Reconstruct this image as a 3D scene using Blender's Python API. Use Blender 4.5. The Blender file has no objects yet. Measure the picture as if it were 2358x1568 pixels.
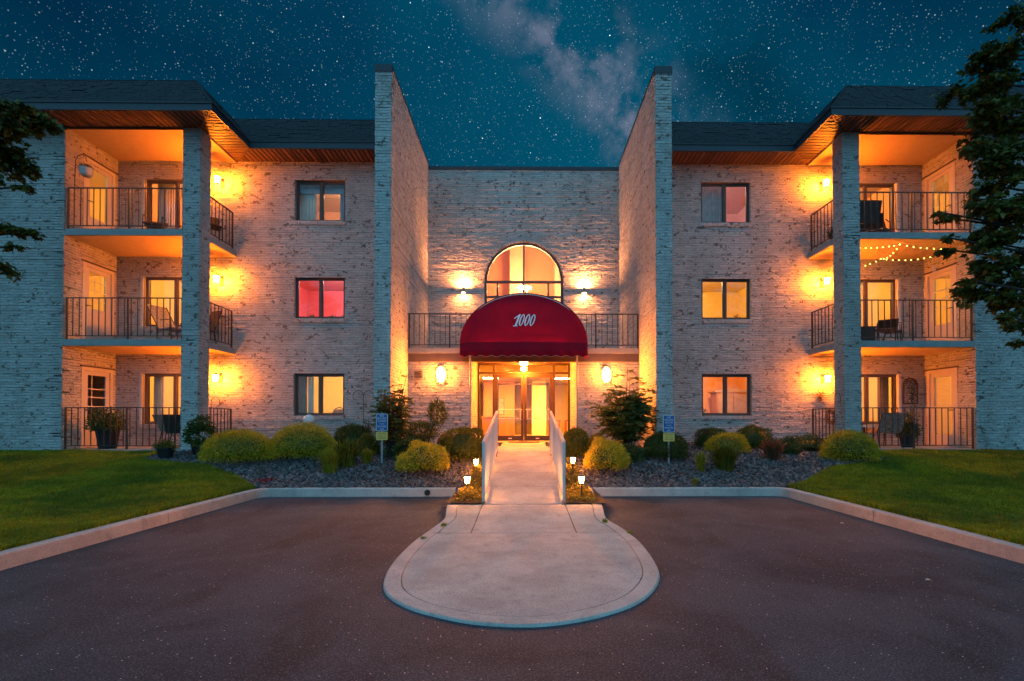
import bpy, bmesh, math, random
import numpy as np
from mathutils import Vector, Matrix

PI = math.pi
random.seed(7)
RG = np.random.default_rng(11)
scn = bpy.context.scene
COL = scn.collection
R = math.radians

# ------------------------------------------------------------------ camera
cam_d = bpy.data.cameras.new('camera')
cam = bpy.data.objects.new('camera', cam_d)
COL.objects.link(cam)
cam.location = (0, 0, 1.4)
cam.rotation_euler = (R(90.8), 0, R(-0.65))
cam_d.sensor_width = 36
cam_d.lens = 36 * 1136 / 2358
cam_d.shift_x = -0.0170
cam_d.shift_y = 0.0721
cam_d.clip_start = 0.05
cam_d.clip_end = 2000
scn.camera = cam

# ------------------------------------------------------------------ view and exposure
scn.view_settings.view_transform = 'Standard'
scn.view_settings.look = 'None'
scn.view_settings.exposure = 0.0
scn.view_settings.gamma = 1.0
scn.render.engine = 'CYCLES'
try:
    scn.cycles.max_bounces = 8
    scn.cycles.diffuse_bounces = 4
    scn.cycles.glossy_bounces = 3
    scn.cycles.transparent_max_bounces = 12
    scn.cycles.sample_clamp_indirect = 4
    scn.cycles.use_denoising = True
except Exception:
    pass

# ------------------------------------------------------------------ sky: night gradient, stars and the milky way
class N:
    """tiny helper to write node trees"""
    def __init__(s, nt): s.nt = nt
    def new(s, t, **k):
        n = s.nt.nodes.new(t)
        for a, b in k.items(): setattr(n, a, b)
        return n
    def put(s, sock, v):
        if isinstance(v, bpy.types.NodeSocket): s.nt.links.new(v, sock)
        elif v is not None: sock.default_value = v
    def math(s, op, a, b=None, c=None, clamp=False):
        n = s.new('ShaderNodeMath', operation=op); n.use_clamp = clamp
        s.put(n.inputs[0], a)
        if b is not None: s.put(n.inputs[1], b)
        if c is not None: s.put(n.inputs[2], c)
        return n.outputs[0]
    def vmath(s, op, a, b=None):
        n = s.new('ShaderNodeVectorMath', operation=op)
        s.put(n.inputs[0], a)
        if b is not None: s.put(n.inputs[1], b)
        return n.outputs['Value'] if op in ('DOT_PRODUCT', 'LENGTH') else n.outputs[0]
    def scale(s, v, k):
        n = s.new('ShaderNodeVectorMath', operation='SCALE'); s.put(n.inputs[0], v); s.put(n.inputs['Scale'], k)
        return n.outputs[0]
    def ramp(s, x, a, b, c=0.0, d=1.0, kind='LINEAR'):
        n = s.new('ShaderNodeMapRange'); n.interpolation_type = kind; n.clamp = True
        s.put(n.inputs['Value'], x)
        n.inputs['From Min'].default_value = a; n.inputs['From Max'].default_value = b
        n.inputs['To Min'].default_value = c; n.inputs['To Max'].default_value = d
        return n.outputs[0]
    def mix(s, f, a, b, blend='MIX'):
        n = s.new('ShaderNodeMix', data_type='RGBA', blend_type=blend)
        s.put(n.inputs[0], f)
        for i, v in ((6, a), (7, b)):
            if isinstance(v, tuple) and len(v) == 3: v = v + (1,)
            s.put(n.inputs[i], v)
        return n.outputs[2]
    def noise(s, vec, scale, detail=2, rough=0.5, out='Fac', dist=0.0):
        n = s.new('ShaderNodeTexNoise'); s.put(n.inputs['Vector'], vec)
        n.inputs['Scale'].default_value = scale; n.inputs['Detail'].default_value = detail
        n.inputs['Roughness'].default_value = rough; n.inputs['Distortion'].default_value = dist
        return n.outputs[out]
    def voro(s, vec, scale, out='Distance', feature='F1'):
        n = s.new('ShaderNodeTexVoronoi'); n.feature = feature; s.put(n.inputs['Vector'], vec)
        n.inputs['Scale'].default_value = scale
        return n.outputs[out]

world = bpy.data.worlds.new('World')
scn.world = world
world.use_nodes = True
wt = world.node_tree
wt.nodes.clear()
w = N(wt)
tc = w.new('ShaderNodeTexCoord').outputs['Generated']
sep = w.new('ShaderNodeSeparateXYZ'); wt.links.new(tc, sep.inputs[0])
SX, SY, SZ = sep.outputs
grad = w.ramp(SZ, 0.18, 0.62)
base = w.mix(grad, (0.0002, 0.100, 0.170), (0.0002, 0.012, 0.055))
# azimuth: the sky is a little deeper away from the milky way
az = w.ramp(w.math('ABSOLUTE', w.math('SUBTRACT', SX, 0.02)), 0.10, 0.75)
base = w.mix(w.math('MULTIPLY', az, 0.80), base, (0.0003, 0.012, 0.040))
big = w.noise(tc, 3.2, 4, 0.55)
base = w.mix(w.ramp(big, 0.35, 0.7, 0.0, 0.24), base, (0.0005, 0.120, 0.190))
# band of the milky way: plane through two directions
def pdir(px, py):
    v = Vector(((px - 1206) / 1136, 1.0, (970 - py) / 1136)); v.normalize(); return v
d1, d2 = pdir(1120, 40), pdir(1400, 350)
nrm = d1.cross(d2).normalized()
wob = w.math('MULTIPLY', w.math('SUBTRACT', w.noise(tc, 2.4, 3, 0.6), 0.5), 0.16)
if nrm.dot(pdir(1400, 80)) < 0: nrm = -nrm
sdist = w.math('SUBTRACT', w.math('ADD', w.vmath('DOT_PRODUCT', tc, tuple(nrm)), wob), 0.075)
dist = w.math('ABSOLUTE', sdist)
core = w.ramp(dist, 0.0, 0.10, 1.0, 0.0, 'SMOOTHSTEP')
lanepos = w.ramp(w.math('ABSOLUTE', w.math('SUBTRACT', sdist, 0.13)), 0.0, 0.11, 1.0, 0.0, 'SMOOTHSTEP')
halo = w.ramp(dist, 0.0, 0.42, 1.0, 0.0, 'SMOOTHSTEP')
cl = w.ramp(w.noise(tc, 7.5, 6, 0.62, dist=0.2), 0.455, 0.63, 0.0, 1.0, 'SMOOTHSTEP')
base = w.mix(w.math('MULTIPLY', halo, 0.42), base, (0.001, 0.135, 0.225))
lane = w.math('MULTIPLY', w.ramp(w.noise(tc, 4.3, 5, 0.6), 0.36, 0.58, 0.0, 1.0, 'SMOOTHSTEP'), w.math('MULTIPLY', lanepos, 0.80))
base = w.mix(lane, base, (0.0, 0.030, 0.060))
base = w.mix(w.math('MULTIPLY', w.math('MULTIPLY', core, cl), 0.85), base, (0.165, 0.195, 0.285))
stars = None
for sc_, rad, p, gain, off in ((34.0, 0.036, 0.30, 5.0, 0.0), (70.0, 0.064, 0.50, 2.2, 3.0), (150.0, 0.12, 0.75, 0.95, 7.0), (310.0, 0.24, 0.95, 0.42, 13.0)):
    vec = w.vmath('ADD', tc, (off, off * 0.7, off * 0.3))
    vn = w.new('ShaderNodeTexVoronoi'); vn.feature = 'F1'; wt.links.new(vec, vn.inputs['Vector']); vn.inputs['Scale'].default_value = sc_
    rs = w.new('ShaderNodeSeparateXYZ'); wt.links.new(vn.outputs['Color'], rs.inputs[0])
    rr = w.math('MULTIPLY', w.math('POWER', rs.outputs[0], 2.5), rad)
    rr = w.math('ADD', rr, rad * 0.42)
    t = w.math('SUBTRACT', 1.0, w.math('DIVIDE', vn.outputs['Distance'], rr), clamp=True)
    keep = w.math('GREATER_THAN', w.math('ADD', rs.outputs[1], w.math('MULTIPLY', halo, 0.35)), 1.0 - p)
    sfac = w.math('MULTIPLY', w.math('MULTIPLY', t, keep), w.math('ADD', w.math('MULTIPLY', rs.outputs[2], gain), gain * 0.25))
    stars = sfac if stars is None else w.math('ADD', stars, sfac)
stars = w.math('MULTIPLY', stars, w.ramp(SZ, 0.02, 0.2))
scol = w.scale((0.78, 0.95, 1.0), stars)
tot = w.vmath('ADD', base, scol)
bg = w.new('ShaderNodeBackground'); wt.links.new(tot, bg.inputs['Color']); bg.inputs['Strength'].default_value = 1.0
wo = w.new('ShaderNodeOutputWorld'); wt.links.new(bg.outputs[0], wo.inputs[0])

# last light of the dusk sky behind the viewer: one very soft, cool sun
sun_d = bpy.data.lights.new('dusk_light', 'SUN')
sun_d.energy = 3.1
sun_d.angle = R(125)
sun_d.color = (0.175, 0.51, 0.76)
sun = bpy.data.objects.new('dusk_light', sun_d)
COL.objects.link(sun)
sun.location = (0, -20, 30)
sun.rotation_euler = (R(44), 0, 0)

# ------------------------------------------------------------------ materials
def base_mat(name):
    m = bpy.data.materials.new(name); m.use_nodes = True
    nt = m.node_tree; b = nt.nodes['Principled BSDF']
    return m, nt, b, N(nt)

def plain(name, col, rough=0.6, metal=0.0, spec=0.4, var=0.15, vscale=6.0, bump=0.0, bscale=60.0, island=0.0, fine=0.0, fscale=200.0):
    m, nt, b, n = base_mat(name)
    pos = n.new('ShaderNodeNewGeometry')
    P = pos.outputs['Position']
    c2 = tuple(max(0, x * (1 - 2.2 * var)) for x in col)
    c = n.mix(n.ramp(n.noise(P, vscale, 4, 0.6), 0.3, 0.7), col, c2)
    if fine: c = n.mix(n.math('MULTIPLY', n.ramp(n.noise(P, fscale, 2, 0.6), 0.42, 0.66), fine), c, tuple(x * 0.35 for x in col))
    if island:
        rp = pos.outputs['Random Per Island']
        c = n.mix(n.math('MULTIPLY', rp, island), c, tuple(x * 0.35 for x in col))
    nt.links.new(c, b.inputs['Base Color'])
    b.inputs['Roughness'].default_value = rough
    b.inputs['Metallic'].default_value = metal
    b.inputs['Specular IOR Level'].default_value = spec
    if bump:
        bn = n.new('ShaderNodeBump'); bn.inputs['Strength'].default_value = bump; bn.inputs['Distance'].default_value = 0.02
        nt.links.new(n.noise(P, bscale, 4, 0.6), bn.inputs['Height']); nt.links.new(bn.outputs[0], b.inputs['Normal'])
    return m

def emit(name, col, strength):
    m = bpy.data.materials.new(name); m.use_nodes = True
    nt = m.node_tree; nt.nodes.clear()
    e = nt.nodes.new('ShaderNodeEmission'); e.inputs[0].default_value = (*col, 1); e.inputs[1].default_value = strength
    o = nt.nodes.new('ShaderNodeOutputMaterial'); nt.links.new(e.outputs[0], o.inputs[0])
    return m

def brick_mat(name, mortar=False):
    m, nt, b, n = base_mat(name)
    P = n.new('ShaderNodeNewGeometry').outputs['Position']
    if mortar:
        c = n.mix(n.noise(P, 30, 4), (0.24, 0.22, 0.21), (0.36, 0.34, 0.32))
    else:
        st = n.vmath('MULTIPLY', P, (4.9, 4.9, 14.77))
        v = n.new('ShaderNodeTexVoronoi'); nt.links.new(st, v.inputs['Vector']); v.inputs['Scale'].default_value = 1.0
        sp = n.new('ShaderNodeSeparateXYZ'); nt.links.new(v.outputs['Color'], sp.inputs[0])
        c = n.mix(sp.outputs[0], (0.50, 0.475, 0.455), (0.66, 0.635, 0.61))
        c = n.mix(n.ramp(n.noise(P, 60, 5, 0.7), 0.42, 0.66, 0, 0.60), c, (0.27, 0.22, 0.19))
        c = n.mix(n.ramp(n.noise(P, 24, 3, 0.6), 0.52, 0.68, 0, 0.45), c, (0.62, 0.60, 0.56))
        # bare brown patches where the whitewash has gone
        bl = n.ramp(n.noise(n.vmath('MULTIPLY', P, (1, 1, 1.5)), 7.5, 3, 0.60), 0.595, 0.64, 0, 0.88, 'SMOOTHSTEP')
        c = n.mix(bl, c, (0.13, 0.085, 0.065))
        dk = n.ramp(n.noise(P, 15, 3, 0.6), 0.635, 0.70, 0, 0.85)
        c = n.mix(dk, c, (0.10, 0.07, 0.055))
    c = n.mix(n.ramp(n.noise(n.vmath('MULTIPLY', P, (1.6, 1.6, 0.5)), 1.0, 4, 0.6), 0.45, 0.72, 0, 0.38), c, (0.24, 0.21, 0.18))
    nt.links.new(c, b.inputs['Base Color'])
    b.inputs['Roughness'].default_value = 0.85
    b.inputs['Specular IOR Level'].default_value = 0.2
    bn = n.new('ShaderNodeBump'); bn.inputs['Strength'].default_value = 1.0; bn.inputs['Distance'].default_value = 0.030
    nt.links.new(n.noise(n.vmath('MULTIPLY', P, (11, 11, 40)), 1.0, 5, 0.70), bn.inputs['Height']); nt.links.new(bn.outputs[0], b.inputs['Normal'])
    return m

def leaf_mat(name, col, col2, trans=0.25, rough=0.55, spec=0.25):
    m, nt, b, n = base_mat(name)
    g = n.new('ShaderNodeNewGeometry')
    c = n.mix(g.outputs['Random Per Island'], col, col2)
    c = n.mix(n.ramp(n.noise(g.outputs['Position'], 5, 3), 0.35, 0.65, 0, 0.45), c, tuple(0.5 * x for x in col2))
    if name == 'lawn_grass':
        c = n.mix(n.ramp(n.noise(g.outputs['Position'], 0.9, 4, 0.6), 0.42, 0.62, 0, 0.62), c, (0.04, 0.10, 0.010))
        c = n.mix(n.ramp(n.noise(g.outputs['Position'], 2.6, 4, 0.7), 0.60, 0.72, 0, 0.6), c, (0.45, 0.30, 0.03))
    nt.links.new(c, b.inputs['Base Color'])
    b.inputs['Roughness'].default_value = rough
    b.inputs['Specular IOR Level'].default_value = spec
    if trans:
        tr = n.new('ShaderNodeBsdfTranslucent'); nt.links.new(c, tr.inputs[0])
        mx = n.new('ShaderNodeMixShader'); mx.inputs[0].default_value = trans
        nt.links.new(b.outputs[0], mx.inputs[1]); nt.links.new(tr.outputs[0], mx.inputs[2])
        nt.links.new(mx.outputs[0], nt.nodes['Material Output'].inputs[0])
    return m

def glass_mat(name, tint=(1, 1, 1), gloss=0.03):
    m = bpy.data.materials.new(name); m.use_nodes = True
    nt = m.node_tree; nt.nodes.clear(); n = N(nt)
    t = n.new('ShaderNodeBsdfTransparent'); t.inputs[0].default_value = (*tint, 1)
    g = n.new('ShaderNodeBsdfGlossy'); g.inputs['Roughness'].default_value = 0.03
    lw = n.new('ShaderNodeLayerWeight'); lw.inputs['Blend'].default_value = 0.5
    f = n.math('ADD', n.math('MULTIPLY', n.math('POWER', lw.outputs['Facing'], 4.0), 0.45), gloss, clamp=True)
    mx = n.new('ShaderNodeMixShader'); nt.links.new(f, mx.inputs[0])
    nt.links.new(t.outputs[0], mx.inputs[1]); nt.links.new(g.outputs[0], mx.inputs[2])
    o = n.new('ShaderNodeOutputMaterial'); nt.links.new(mx.outputs[0], o.inputs[0])
    return m

M = {}
M['brick'] = brick_mat('whitewashed_brick')
M['mortar'] = brick_mat('mortar', True)
M['shingle'] = plain('shingle', (0.022, 0.026, 0.034), 0.9, var=0.25, vscale=3, island=0.75, bump=0.4, fine=0.5)
M['roof_base'] = plain('roof_felt', (0.03, 0.032, 0.035), 0.9)
M['fascia'] = plain('fascia_metal', (0.030, 0.038, 0.052), 0.5, var=0.08)
M['drip'] = plain('drip_edge', (0.03, 0.03, 0.035), 0.5)
M['soffit'] = plain('soffit_slat', (0.20, 0.10, 0.068), 0.55, var=0.12, island=0.35)
def board_var(m):
    nt = m.node_tree; n = N(nt); b = nt.nodes['Principled BSDF']; old = b.inputs['Base Color'].links[0].from_socket
    oi = n.new('ShaderNodeObjectInfo').outputs['Random']
    nt.links.new(n.mix(n.math('MULTIPLY', oi, 0.75), old, (0.035, 0.018, 0.012)), b.inputs['Base Color'])
board_var(M['soffit'])
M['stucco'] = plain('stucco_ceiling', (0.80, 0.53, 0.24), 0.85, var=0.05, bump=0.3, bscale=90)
M['slab'] = plain('painted_concrete_slab', (0.36, 0.35, 0.34), 0.8, var=0.1, bump=0.2)
M['rail'] = plain('brown_iron', (0.055, 0.030, 0.022), 0.45, var=0.1)
M['bronze'] = plain('bronze_frame', (0.10, 0.072, 0.060), 0.45, var=0.08)
M['dark_bronze'] = plain('dark_bronze_frame', (0.040, 0.022, 0.015), 0.45, var=0.08)
M['white_trim'] = plain('white_trim', (0.66, 0.62, 0.58), 0.55, var=0.05)
M['door'] = plain('door_paint', (0.62, 0.56, 0.50), 0.5, var=0.04)
M['glass'] = glass_mat('window_glass')
M['asphalt'] = None
M['awning'] = plain('burgundy_canvas', (0.27, 0.003, 0.028), 0.75, var=0.10, vscale=2.5, bump=0.15, bscale=250, spec=0.2)
def canvas_glow(m):
    nt = m.node_tree; b = nt.nodes['Principled BSDF']
    tr = nt.nodes.new('ShaderNodeBsdfTranslucent'); nt.links.new(b.inputs['Base Color'].links[0].from_socket, tr.inputs[0])
    mx = nt.nodes.new('ShaderNodeMixShader'); mx.inputs[0].default_value = 0.35
    nt.links.new(b.outputs[0], mx.inputs[1]); nt.links.new(tr.outputs[0], mx.inputs[2]); nt.links.new(mx.outputs[0], nt.nodes['Material Output'].inputs[0])
canvas_glow(M['awning'])
M['piping'] = plain('canvas_piping', (0.50, 0.22, 0.20), 0.7)
M['digit'] = plain('white_vinyl', (0.75, 0.78, 0.82), 0.5, var=0.02)
M['alu'] = plain('grey_aluminium', (0.52, 0.52, 0.53), 0.38, metal=0.25, var=0.05)
M['aluB'] = plain('dull_metal', (0.30, 0.30, 0.31), 0.5, metal=0.3, var=0.1)
M['black'] = plain('black_metal', (0.018, 0.016, 0.016), 0.45)
M['pot'] = plain('black_pot', (0.02, 0.02, 0.022), 0.4)
M['soil'] = plain('soil', (0.035, 0.024, 0.018), 0.95, bump=0.5)
M['bark'] = plain('bark', (0.07, 0.05, 0.038), 0.9, var=0.3, vscale=20, bump=0.8, bscale=40)
M['golden'] = leaf_mat('golden_thread_foliage', (0.80, 0.52, 0.020), (0.30, 0.25, 0.012), 0.2)
M['goldlight'] = leaf_mat('bright_golden_foliage', (0.85, 0.60, 0.03), (0.42, 0.33, 0.02), 0.2)
M['green'] = leaf_mat('green_box_foliage', (0.19, 0.17, 0.014), (0.06, 0.08, 0.010), 0.2)
M['deep'] = leaf_mat('deep_green_foliage', (0.10, 0.13, 0.018), (0.03, 0.06, 0.010), 0.2, spec=0.4)
M['olive'] = leaf_mat('olive_broadleaf', (0.15, 0.17, 0.024), (0.05, 0.075, 0.013), 0.3, spec=0.4)
M['juniper'] = leaf_mat('juniper_foliage', (0.12, 0.15, 0.04), (0.04, 0.07, 0.02), 0.2)
M['lime'] = leaf_mat('lime_blades', (0.42, 0.38, 0.03), (0.15, 0.18, 0.015), 0.3)
M['russet'] = leaf_mat('russet_blades', (0.30, 0.12, 0.06), (0.12, 0.06, 0.03), 0.3)
M['maple'] = leaf_mat('maple_leaves', (0.17, 0.15, 0.016), (0.045, 0.065, 0.010), 0.2, spec=0.3)
M['grass'] = leaf_mat('lawn_grass', (0.46, 0.39, 0.010), (0.19, 0.21, 0.008), 0.25)
M['ivy'] = leaf_mat('yellow_green_ivy', (0.36, 0.26, 0.03), (0.10, 0.08, 0.015), 0.25)
M['petal'] = plain('pale_pink_petals', (0.70, 0.58, 0.62), 0.7, island=0.3)
M['red'] = leaf_mat('red_leaves', (0.45, 0.03, 0.05), (0.2, 0.02, 0.03), 0.2)
M['slate'] = plain('slate_chips', (0.23, 0.185, 0.185), 0.75, var=0.2, vscale=2.0, island=0.95, bump=0.3)
M['wood'] = plain('orange_wood', (0.42, 0.17, 0.06), 0.45, var=0.12)
M['sign_blue'] = plain('blue_sign_face', (0.012, 0.095, 0.30), 0.4, var=0.03)
M['sign_yellow'] = plain('yellow_sign_face', (0.62, 0.46, 0.10), 0.45, var=0.03)
M['sign_ink'] = plain('sign_white', (0.60, 0.66, 0.66), 0.5, var=0.02)
M['sign_dark'] = plain('sign_black', (0.05, 0.035, 0.02), 0.5, var=0.02)
M['cushion'] = plain('cream_cushion', (0.55, 0.47, 0.38), 0.9, var=0.15, vscale=25)
M['pattern'] = plain('patterned_cushion', (0.42, 0.34, 0.28), 0.9, var=0.42, vscale=28)
M['sling'] = plain('dark_sling_fabric', (0.07, 0.045, 0.035), 0.8)
M['slingblue'] = plain('striped_sling_fabric', (0.24, 0.24, 0.27), 0.8, var=0.3, vscale=22)
M['curtain'] = plain('sheer_curtain', (0.70, 0.62, 0.52), 0.9, var=0.06)
M['curtain_brown'] = plain('brown_curtain', (0.40, 0.25, 0.16), 0.9, var=0.1)
M['picture'] = plain('picture_print', (0.62, 0.55, 0.52), 0.6, var=0.4, vscale=22)
M['mat'] = plain('doormat', (0.20, 0.10, 0.04), 0.95, bump=0.6, bscale=200)
M['frost'] = plain('frosted_globe', (0.68, 0.64, 0.62), 0.35, var=0.05)

def asphalt_mat():
    m, nt, b, n = base_mat('asphalt')
    P = n.new('ShaderNodeNewGeometry').outputs['Position']
    c = n.mix(n.ramp(n.noise(P, 0.8, 6, 0.65, dist=0.6), 0.36, 0.62), (0.026, 0.041, 0.058), (0.074, 0.095, 0.118))
    c = n.mix(n.ramp(n.noise(n.vmath('MULTIPLY', P, (1.0, 0.35, 1)), 1.6, 4, 0.6), 0.54, 0.66, 0, 0.7), c, (0.026, 0.028, 0.032))
    c = n.mix(n.ramp(n.noise(P, 70, 3, 0.7), 0.42, 0.62, 0, 0.85), c, (0.016, 0.020, 0.024))
    sp = n.voro(P, 75)
    c = n.mix(n.ramp(sp, 0.16, 0.28, 0.8, 0.0), c, (0.20, 0.20, 0.20))
    vc = n.new('ShaderNodeTexVoronoi'); nt.links.new(P, vc.inputs['Vector']); vc.inputs['Scale'].default_value = 26
    s2 = n.new('ShaderNodeSeparateXYZ'); nt.links.new(vc.outputs['Color'], s2.inputs[0])
    pk = n.math('MULTIPLY', n.ramp(vc.outputs['Distance'], 0.09, 0.14, 1.0, 0.0), n.math('GREATER_THAN', s2.outputs[0], 0.78))
    c = n.mix(pk, c, (0.60, 0.58, 0.54))
    nt.links.new(c, b.inputs['Base Color'])
    b.inputs['Roughness'].default_value = 0.80
    b.inputs['Specular IOR Level'].default_value = 0.22
    h = n.math('ADD', n.noise(P, 110, 3, 0.7), n.math('MULTIPLY', n.voro(P, 75), 0.8))
    bn = n.new('ShaderNodeBump'); bn.inputs['Strength'].default_value = 0.75; bn.inputs['Distance'].default_value = 0.010
    nt.links.new(h, bn.inputs['Height']); nt.links.new(bn.outputs[0], b.inputs['Normal'])
    return m
M['asphalt'] = asphalt_mat()

def concrete_mat(name, c1, c2, speck=0.6, stain=0.4):
    m, nt, b, n = base_mat(name)
    P = n.new('ShaderNodeNewGeometry').outputs['Position']
    c = n.mix(n.ramp(n.noise(P, 1.8, 6, 0.7), 0.38, 0.62), c1, c2)
    c = n.mix(n.ramp(n.noise(P, 5.5, 5, 0.7), 0.56, 0.75, 0, stain), c, tuple(x * 0.55 for x in c2))
    c = n.mix(n.ramp(n.noise(P, 75, 3, 0.75), 0.53, 0.66, 0, speck), c, tuple(x * 0.30 for x in c2))
    vc = n.new('ShaderNodeTexVoronoi'); nt.links.new(P, vc.inputs['Vector']); vc.inputs['Scale'].default_value = 17
    s2 = n.new('ShaderNodeSeparateXYZ'); nt.links.new(vc.outputs['Color'], s2.inputs[0])
    pk = n.math('MULTIPLY', n.ramp(vc.outputs['Distance'], 0.07, 0.11, 0.8, 0.0), n.math('GREATER_THAN', s2.outputs[0], 0.90))
    c = n.mix(pk, c, (0.10, 0.08, 0.07))
    nt.links.new(c, b.inputs['Base Color'])
    b.inputs['Roughness'].default_value = 0.85
    b.inputs['Specular IOR Level'].default_value = 0.3
    bn = n.new('ShaderNodeBump'); bn.inputs['Strength'].default_value = 0.35; bn.inputs['Distance'].default_value = 0.006
    nt.links.new(n.noise(P, 120, 4, 0.7), bn.inputs['Height']); nt.links.new(bn.outputs[0], b.inputs['Normal'])
    return m
M['concrete'] = concrete_mat('walk_concrete', (0.50, 0.45, 0.41), (0.36, 0.325, 0.30), 0.85, 0.6)
M['kerb'] = concrete_mat('kerb_concrete', (0.50, 0.44, 0.40), (0.38, 0.335, 0.305), 0.55, 0.7)
M['joint'] = plain('dark_joint', (0.06, 0.05, 0.04), 0.9)

# ------------------------------------------------------------------ object helpers
OFF = {}
def off(o):
    return OFF.get(o.name, Vector((0, 0, 0))) if o is not None else Vector((0, 0, 0))

def thing(name, label, cat, loc=(0, 0, 0), group=None):
    o = bpy.data.objects.new(name, None); COL.objects.link(o)
    o.empty_display_size = 0.1
    o.location = loc; o['label'] = label; o['category'] = cat
    if group: o['group'] = group
    OFF[o.name] = Vector(loc)
    return o

def tag(o, label=None, cat=None, group=None, kind=None):
    if label: o['label'] = label
    if cat: o['category'] = cat
    if group: o['group'] = group
    if kind: o['kind'] = kind
    return o

def finish(name, me, mat, parent, origin=None, kind=None, smooth=False):
    if isinstance(mat, (list, tuple)):
        for m in mat: me.materials.append(m)
    elif mat is not None: me.materials.append(mat)
    if smooth: me.polygons.foreach_set('use_smooth', [True] * len(me.polygons))
    o = bpy.data.objects.new(name, me); COL.objects.link(o)
    if parent is not None:
        o.parent = parent
        OFF[o.name] = off(parent)
    elif origin is not None:
        o.location = origin
        OFF[o.name] = Vector(origin)
    if kind: o['kind'] = kind
    return o

class MB:
    def __init__(s): s.v = []; s.f = []; s.m = []
    def face(s, idx, m=0): s.f.append(tuple(idx)); s.m.append(m)
    def box(s, x0, x1, y0, y1, z0, z1, m=0):
        x0, x1 = min(x0, x1), max(x0, x1); y0, y1 = min(y0, y1), max(y0, y1); z0, z1 = min(z0, z1), max(z0, z1)
        b = len(s.v)
        s.v += [(x0,y0,z0),(x1,y0,z0),(x1,y1,z0),(x0,y1,z0),(x0,y0,z1),(x1,y0,z1),(x1,y1,z1),(x0,y1,z1)]
        for q in ((0,3,2,1),(4,5,6,7),(0,1,5,4),(1,2,6,5),(2,3,7,6),(3,0,4,7)): s.face([b+i for i in q], m)
        return s
    def prism(s, pts, h, m=0):
        """closed polygon of 3D points extruded by vector h"""
        b = len(s.v); n = len(pts); h = Vector(h)
        s.v += [tuple(p) for p in pts] + [tuple(Vector(p) + h) for p in pts]
        s.face(list(range(b, b+n))[::-1], m); s.face(list(range(b+n, b+2*n)), m)
        for i in range(n): s.face([b+i, b+(i+1) % n, b+n+(i+1) % n, b+n+i], m)
        return s
    def tube(s, pts, r, n=8, m=0, cap=True):
        pts = [Vector(p) for p in pts]
        rs = r if isinstance(r, (list, tuple)) else [r] * len(pts)
        rings = []
        up = Vector((0, 0, 1)); prev = None
        for i, p in enumerate(pts):
            t = (pts[min(i+1, len(pts)-1)] - pts[max(i-1, 0)])
            if t.length < 1e-9: t = Vector((0, 0, 1))
            t.normalize()
            if prev is None:
                a = t.cross(up)
                if a.length < 1e-3: a = t.cross(Vector((1, 0, 0)))
            else: a = prev - t * prev.dot(t)
            a.normalize(); prev = a
            b_ = t.cross(a)
            ring = []
            for k in range(n):
                q = 2*PI*k/n
                ring.append(len(s.v)); s.v.append(tuple(p + (a*math.cos(q) + b_*math.sin(q)) * rs[i]))
            rings.append(ring)
        for i in range(len(rings)-1):
            for k in range(n): s.face([rings[i][k], rings[i][(k+1) % n], rings[i+1][(k+1) % n], rings[i+1][k]], m)
        if cap: s.face(rings[0][::-1], m); s.face(rings[-1], m)
        return s
    def lathe(s, c, prof, n=16, m=0, sx=1.0, sy=1.0):
        rings = []
        for r, z in prof:
            ring = []
            for k in range(n):
                q = 2*PI*k/n; ring.append(len(s.v)); s.v.append((c[0]+r*sx*math.cos(q), c[1]+r*sy*math.sin(q), c[2]+z))
            rings.append(ring)
        for i in range(len(rings)-1):
            for k in range(n): s.face([rings[i][k], rings[i][(k+1) % n], rings[i+1][(k+1) % n], rings[i+1][k]], m)
        s.face(rings[0][::-1], m); s.face(rings[-1], m)
        return s
    def ball(s, c, rx, ry=None, rz=None, n=14, k=8, m=0):
        ry = ry or rx; rz = rz or rx
        prof = [(max(0.001, math.sin(PI*i/k))*rx, -math.cos(PI*i/k)*rz) for i in range(k+1)]
        return s.lathe(c, prof, n, m, 1.0, ry/rx)
    def build(s, name, mat, parent=None, origin=None, kind=None, smooth=False):
        o_ = off(parent) if parent is not None else (Vector(origin) if origin is not None else Vector((0, 0, 0)))
        me = bpy.data.meshes.new(name)
        me.from_pydata([(a-o_.x, b-o_.y, c-o_.z) for a, b, c in s.v], [], s.f)
        if any(s.m): me.polygons.foreach_set('material_index', s.m)
        me.validate()
        return finish(name, me, mat, parent, origin, kind, smooth)

def np_mesh(name, V, F, parent_off=Vector((0, 0, 0))):
    """V (n,3), F (m,k) all faces with k corners"""
    me = bpy.data.meshes.new(name)
    V = np.asarray(V, dtype=np.float64) - np.array(parent_off)
    F = np.asarray(F, dtype=np.int64)
    k = F.shape[1]
    me.vertices.add(len(V)); me.vertices.foreach_set('co', V.astype(np.float32).ravel())
    me.loops.add(F.size); me.loops.foreach_set('vertex_index', F.astype(np.int32).ravel())
    me.polygons.add(len(F)); me.polygons.foreach_set('loop_start', (np.arange(len(F))*k).astype(np.int32))
    me.update(calc_edges=True)
    me.shade_flat()
    return me

BOXF = np.array([(0,2,3,1),(4,5,7,6),(0,1,5,4),(2,6,7,3),(0,4,6,2),(1,3,7,5)])
def boxes_mesh(name, C, po):
    """C (N,8,3): corner i = (u bit, v bit, n bit)"""
    n = len(C)
    F = (BOXF[None] + (np.arange(n)*8)[:, None, None]).reshape(-1, 4)
    return np_mesh(name, C.reshape(-1, 3), F, po)

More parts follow.
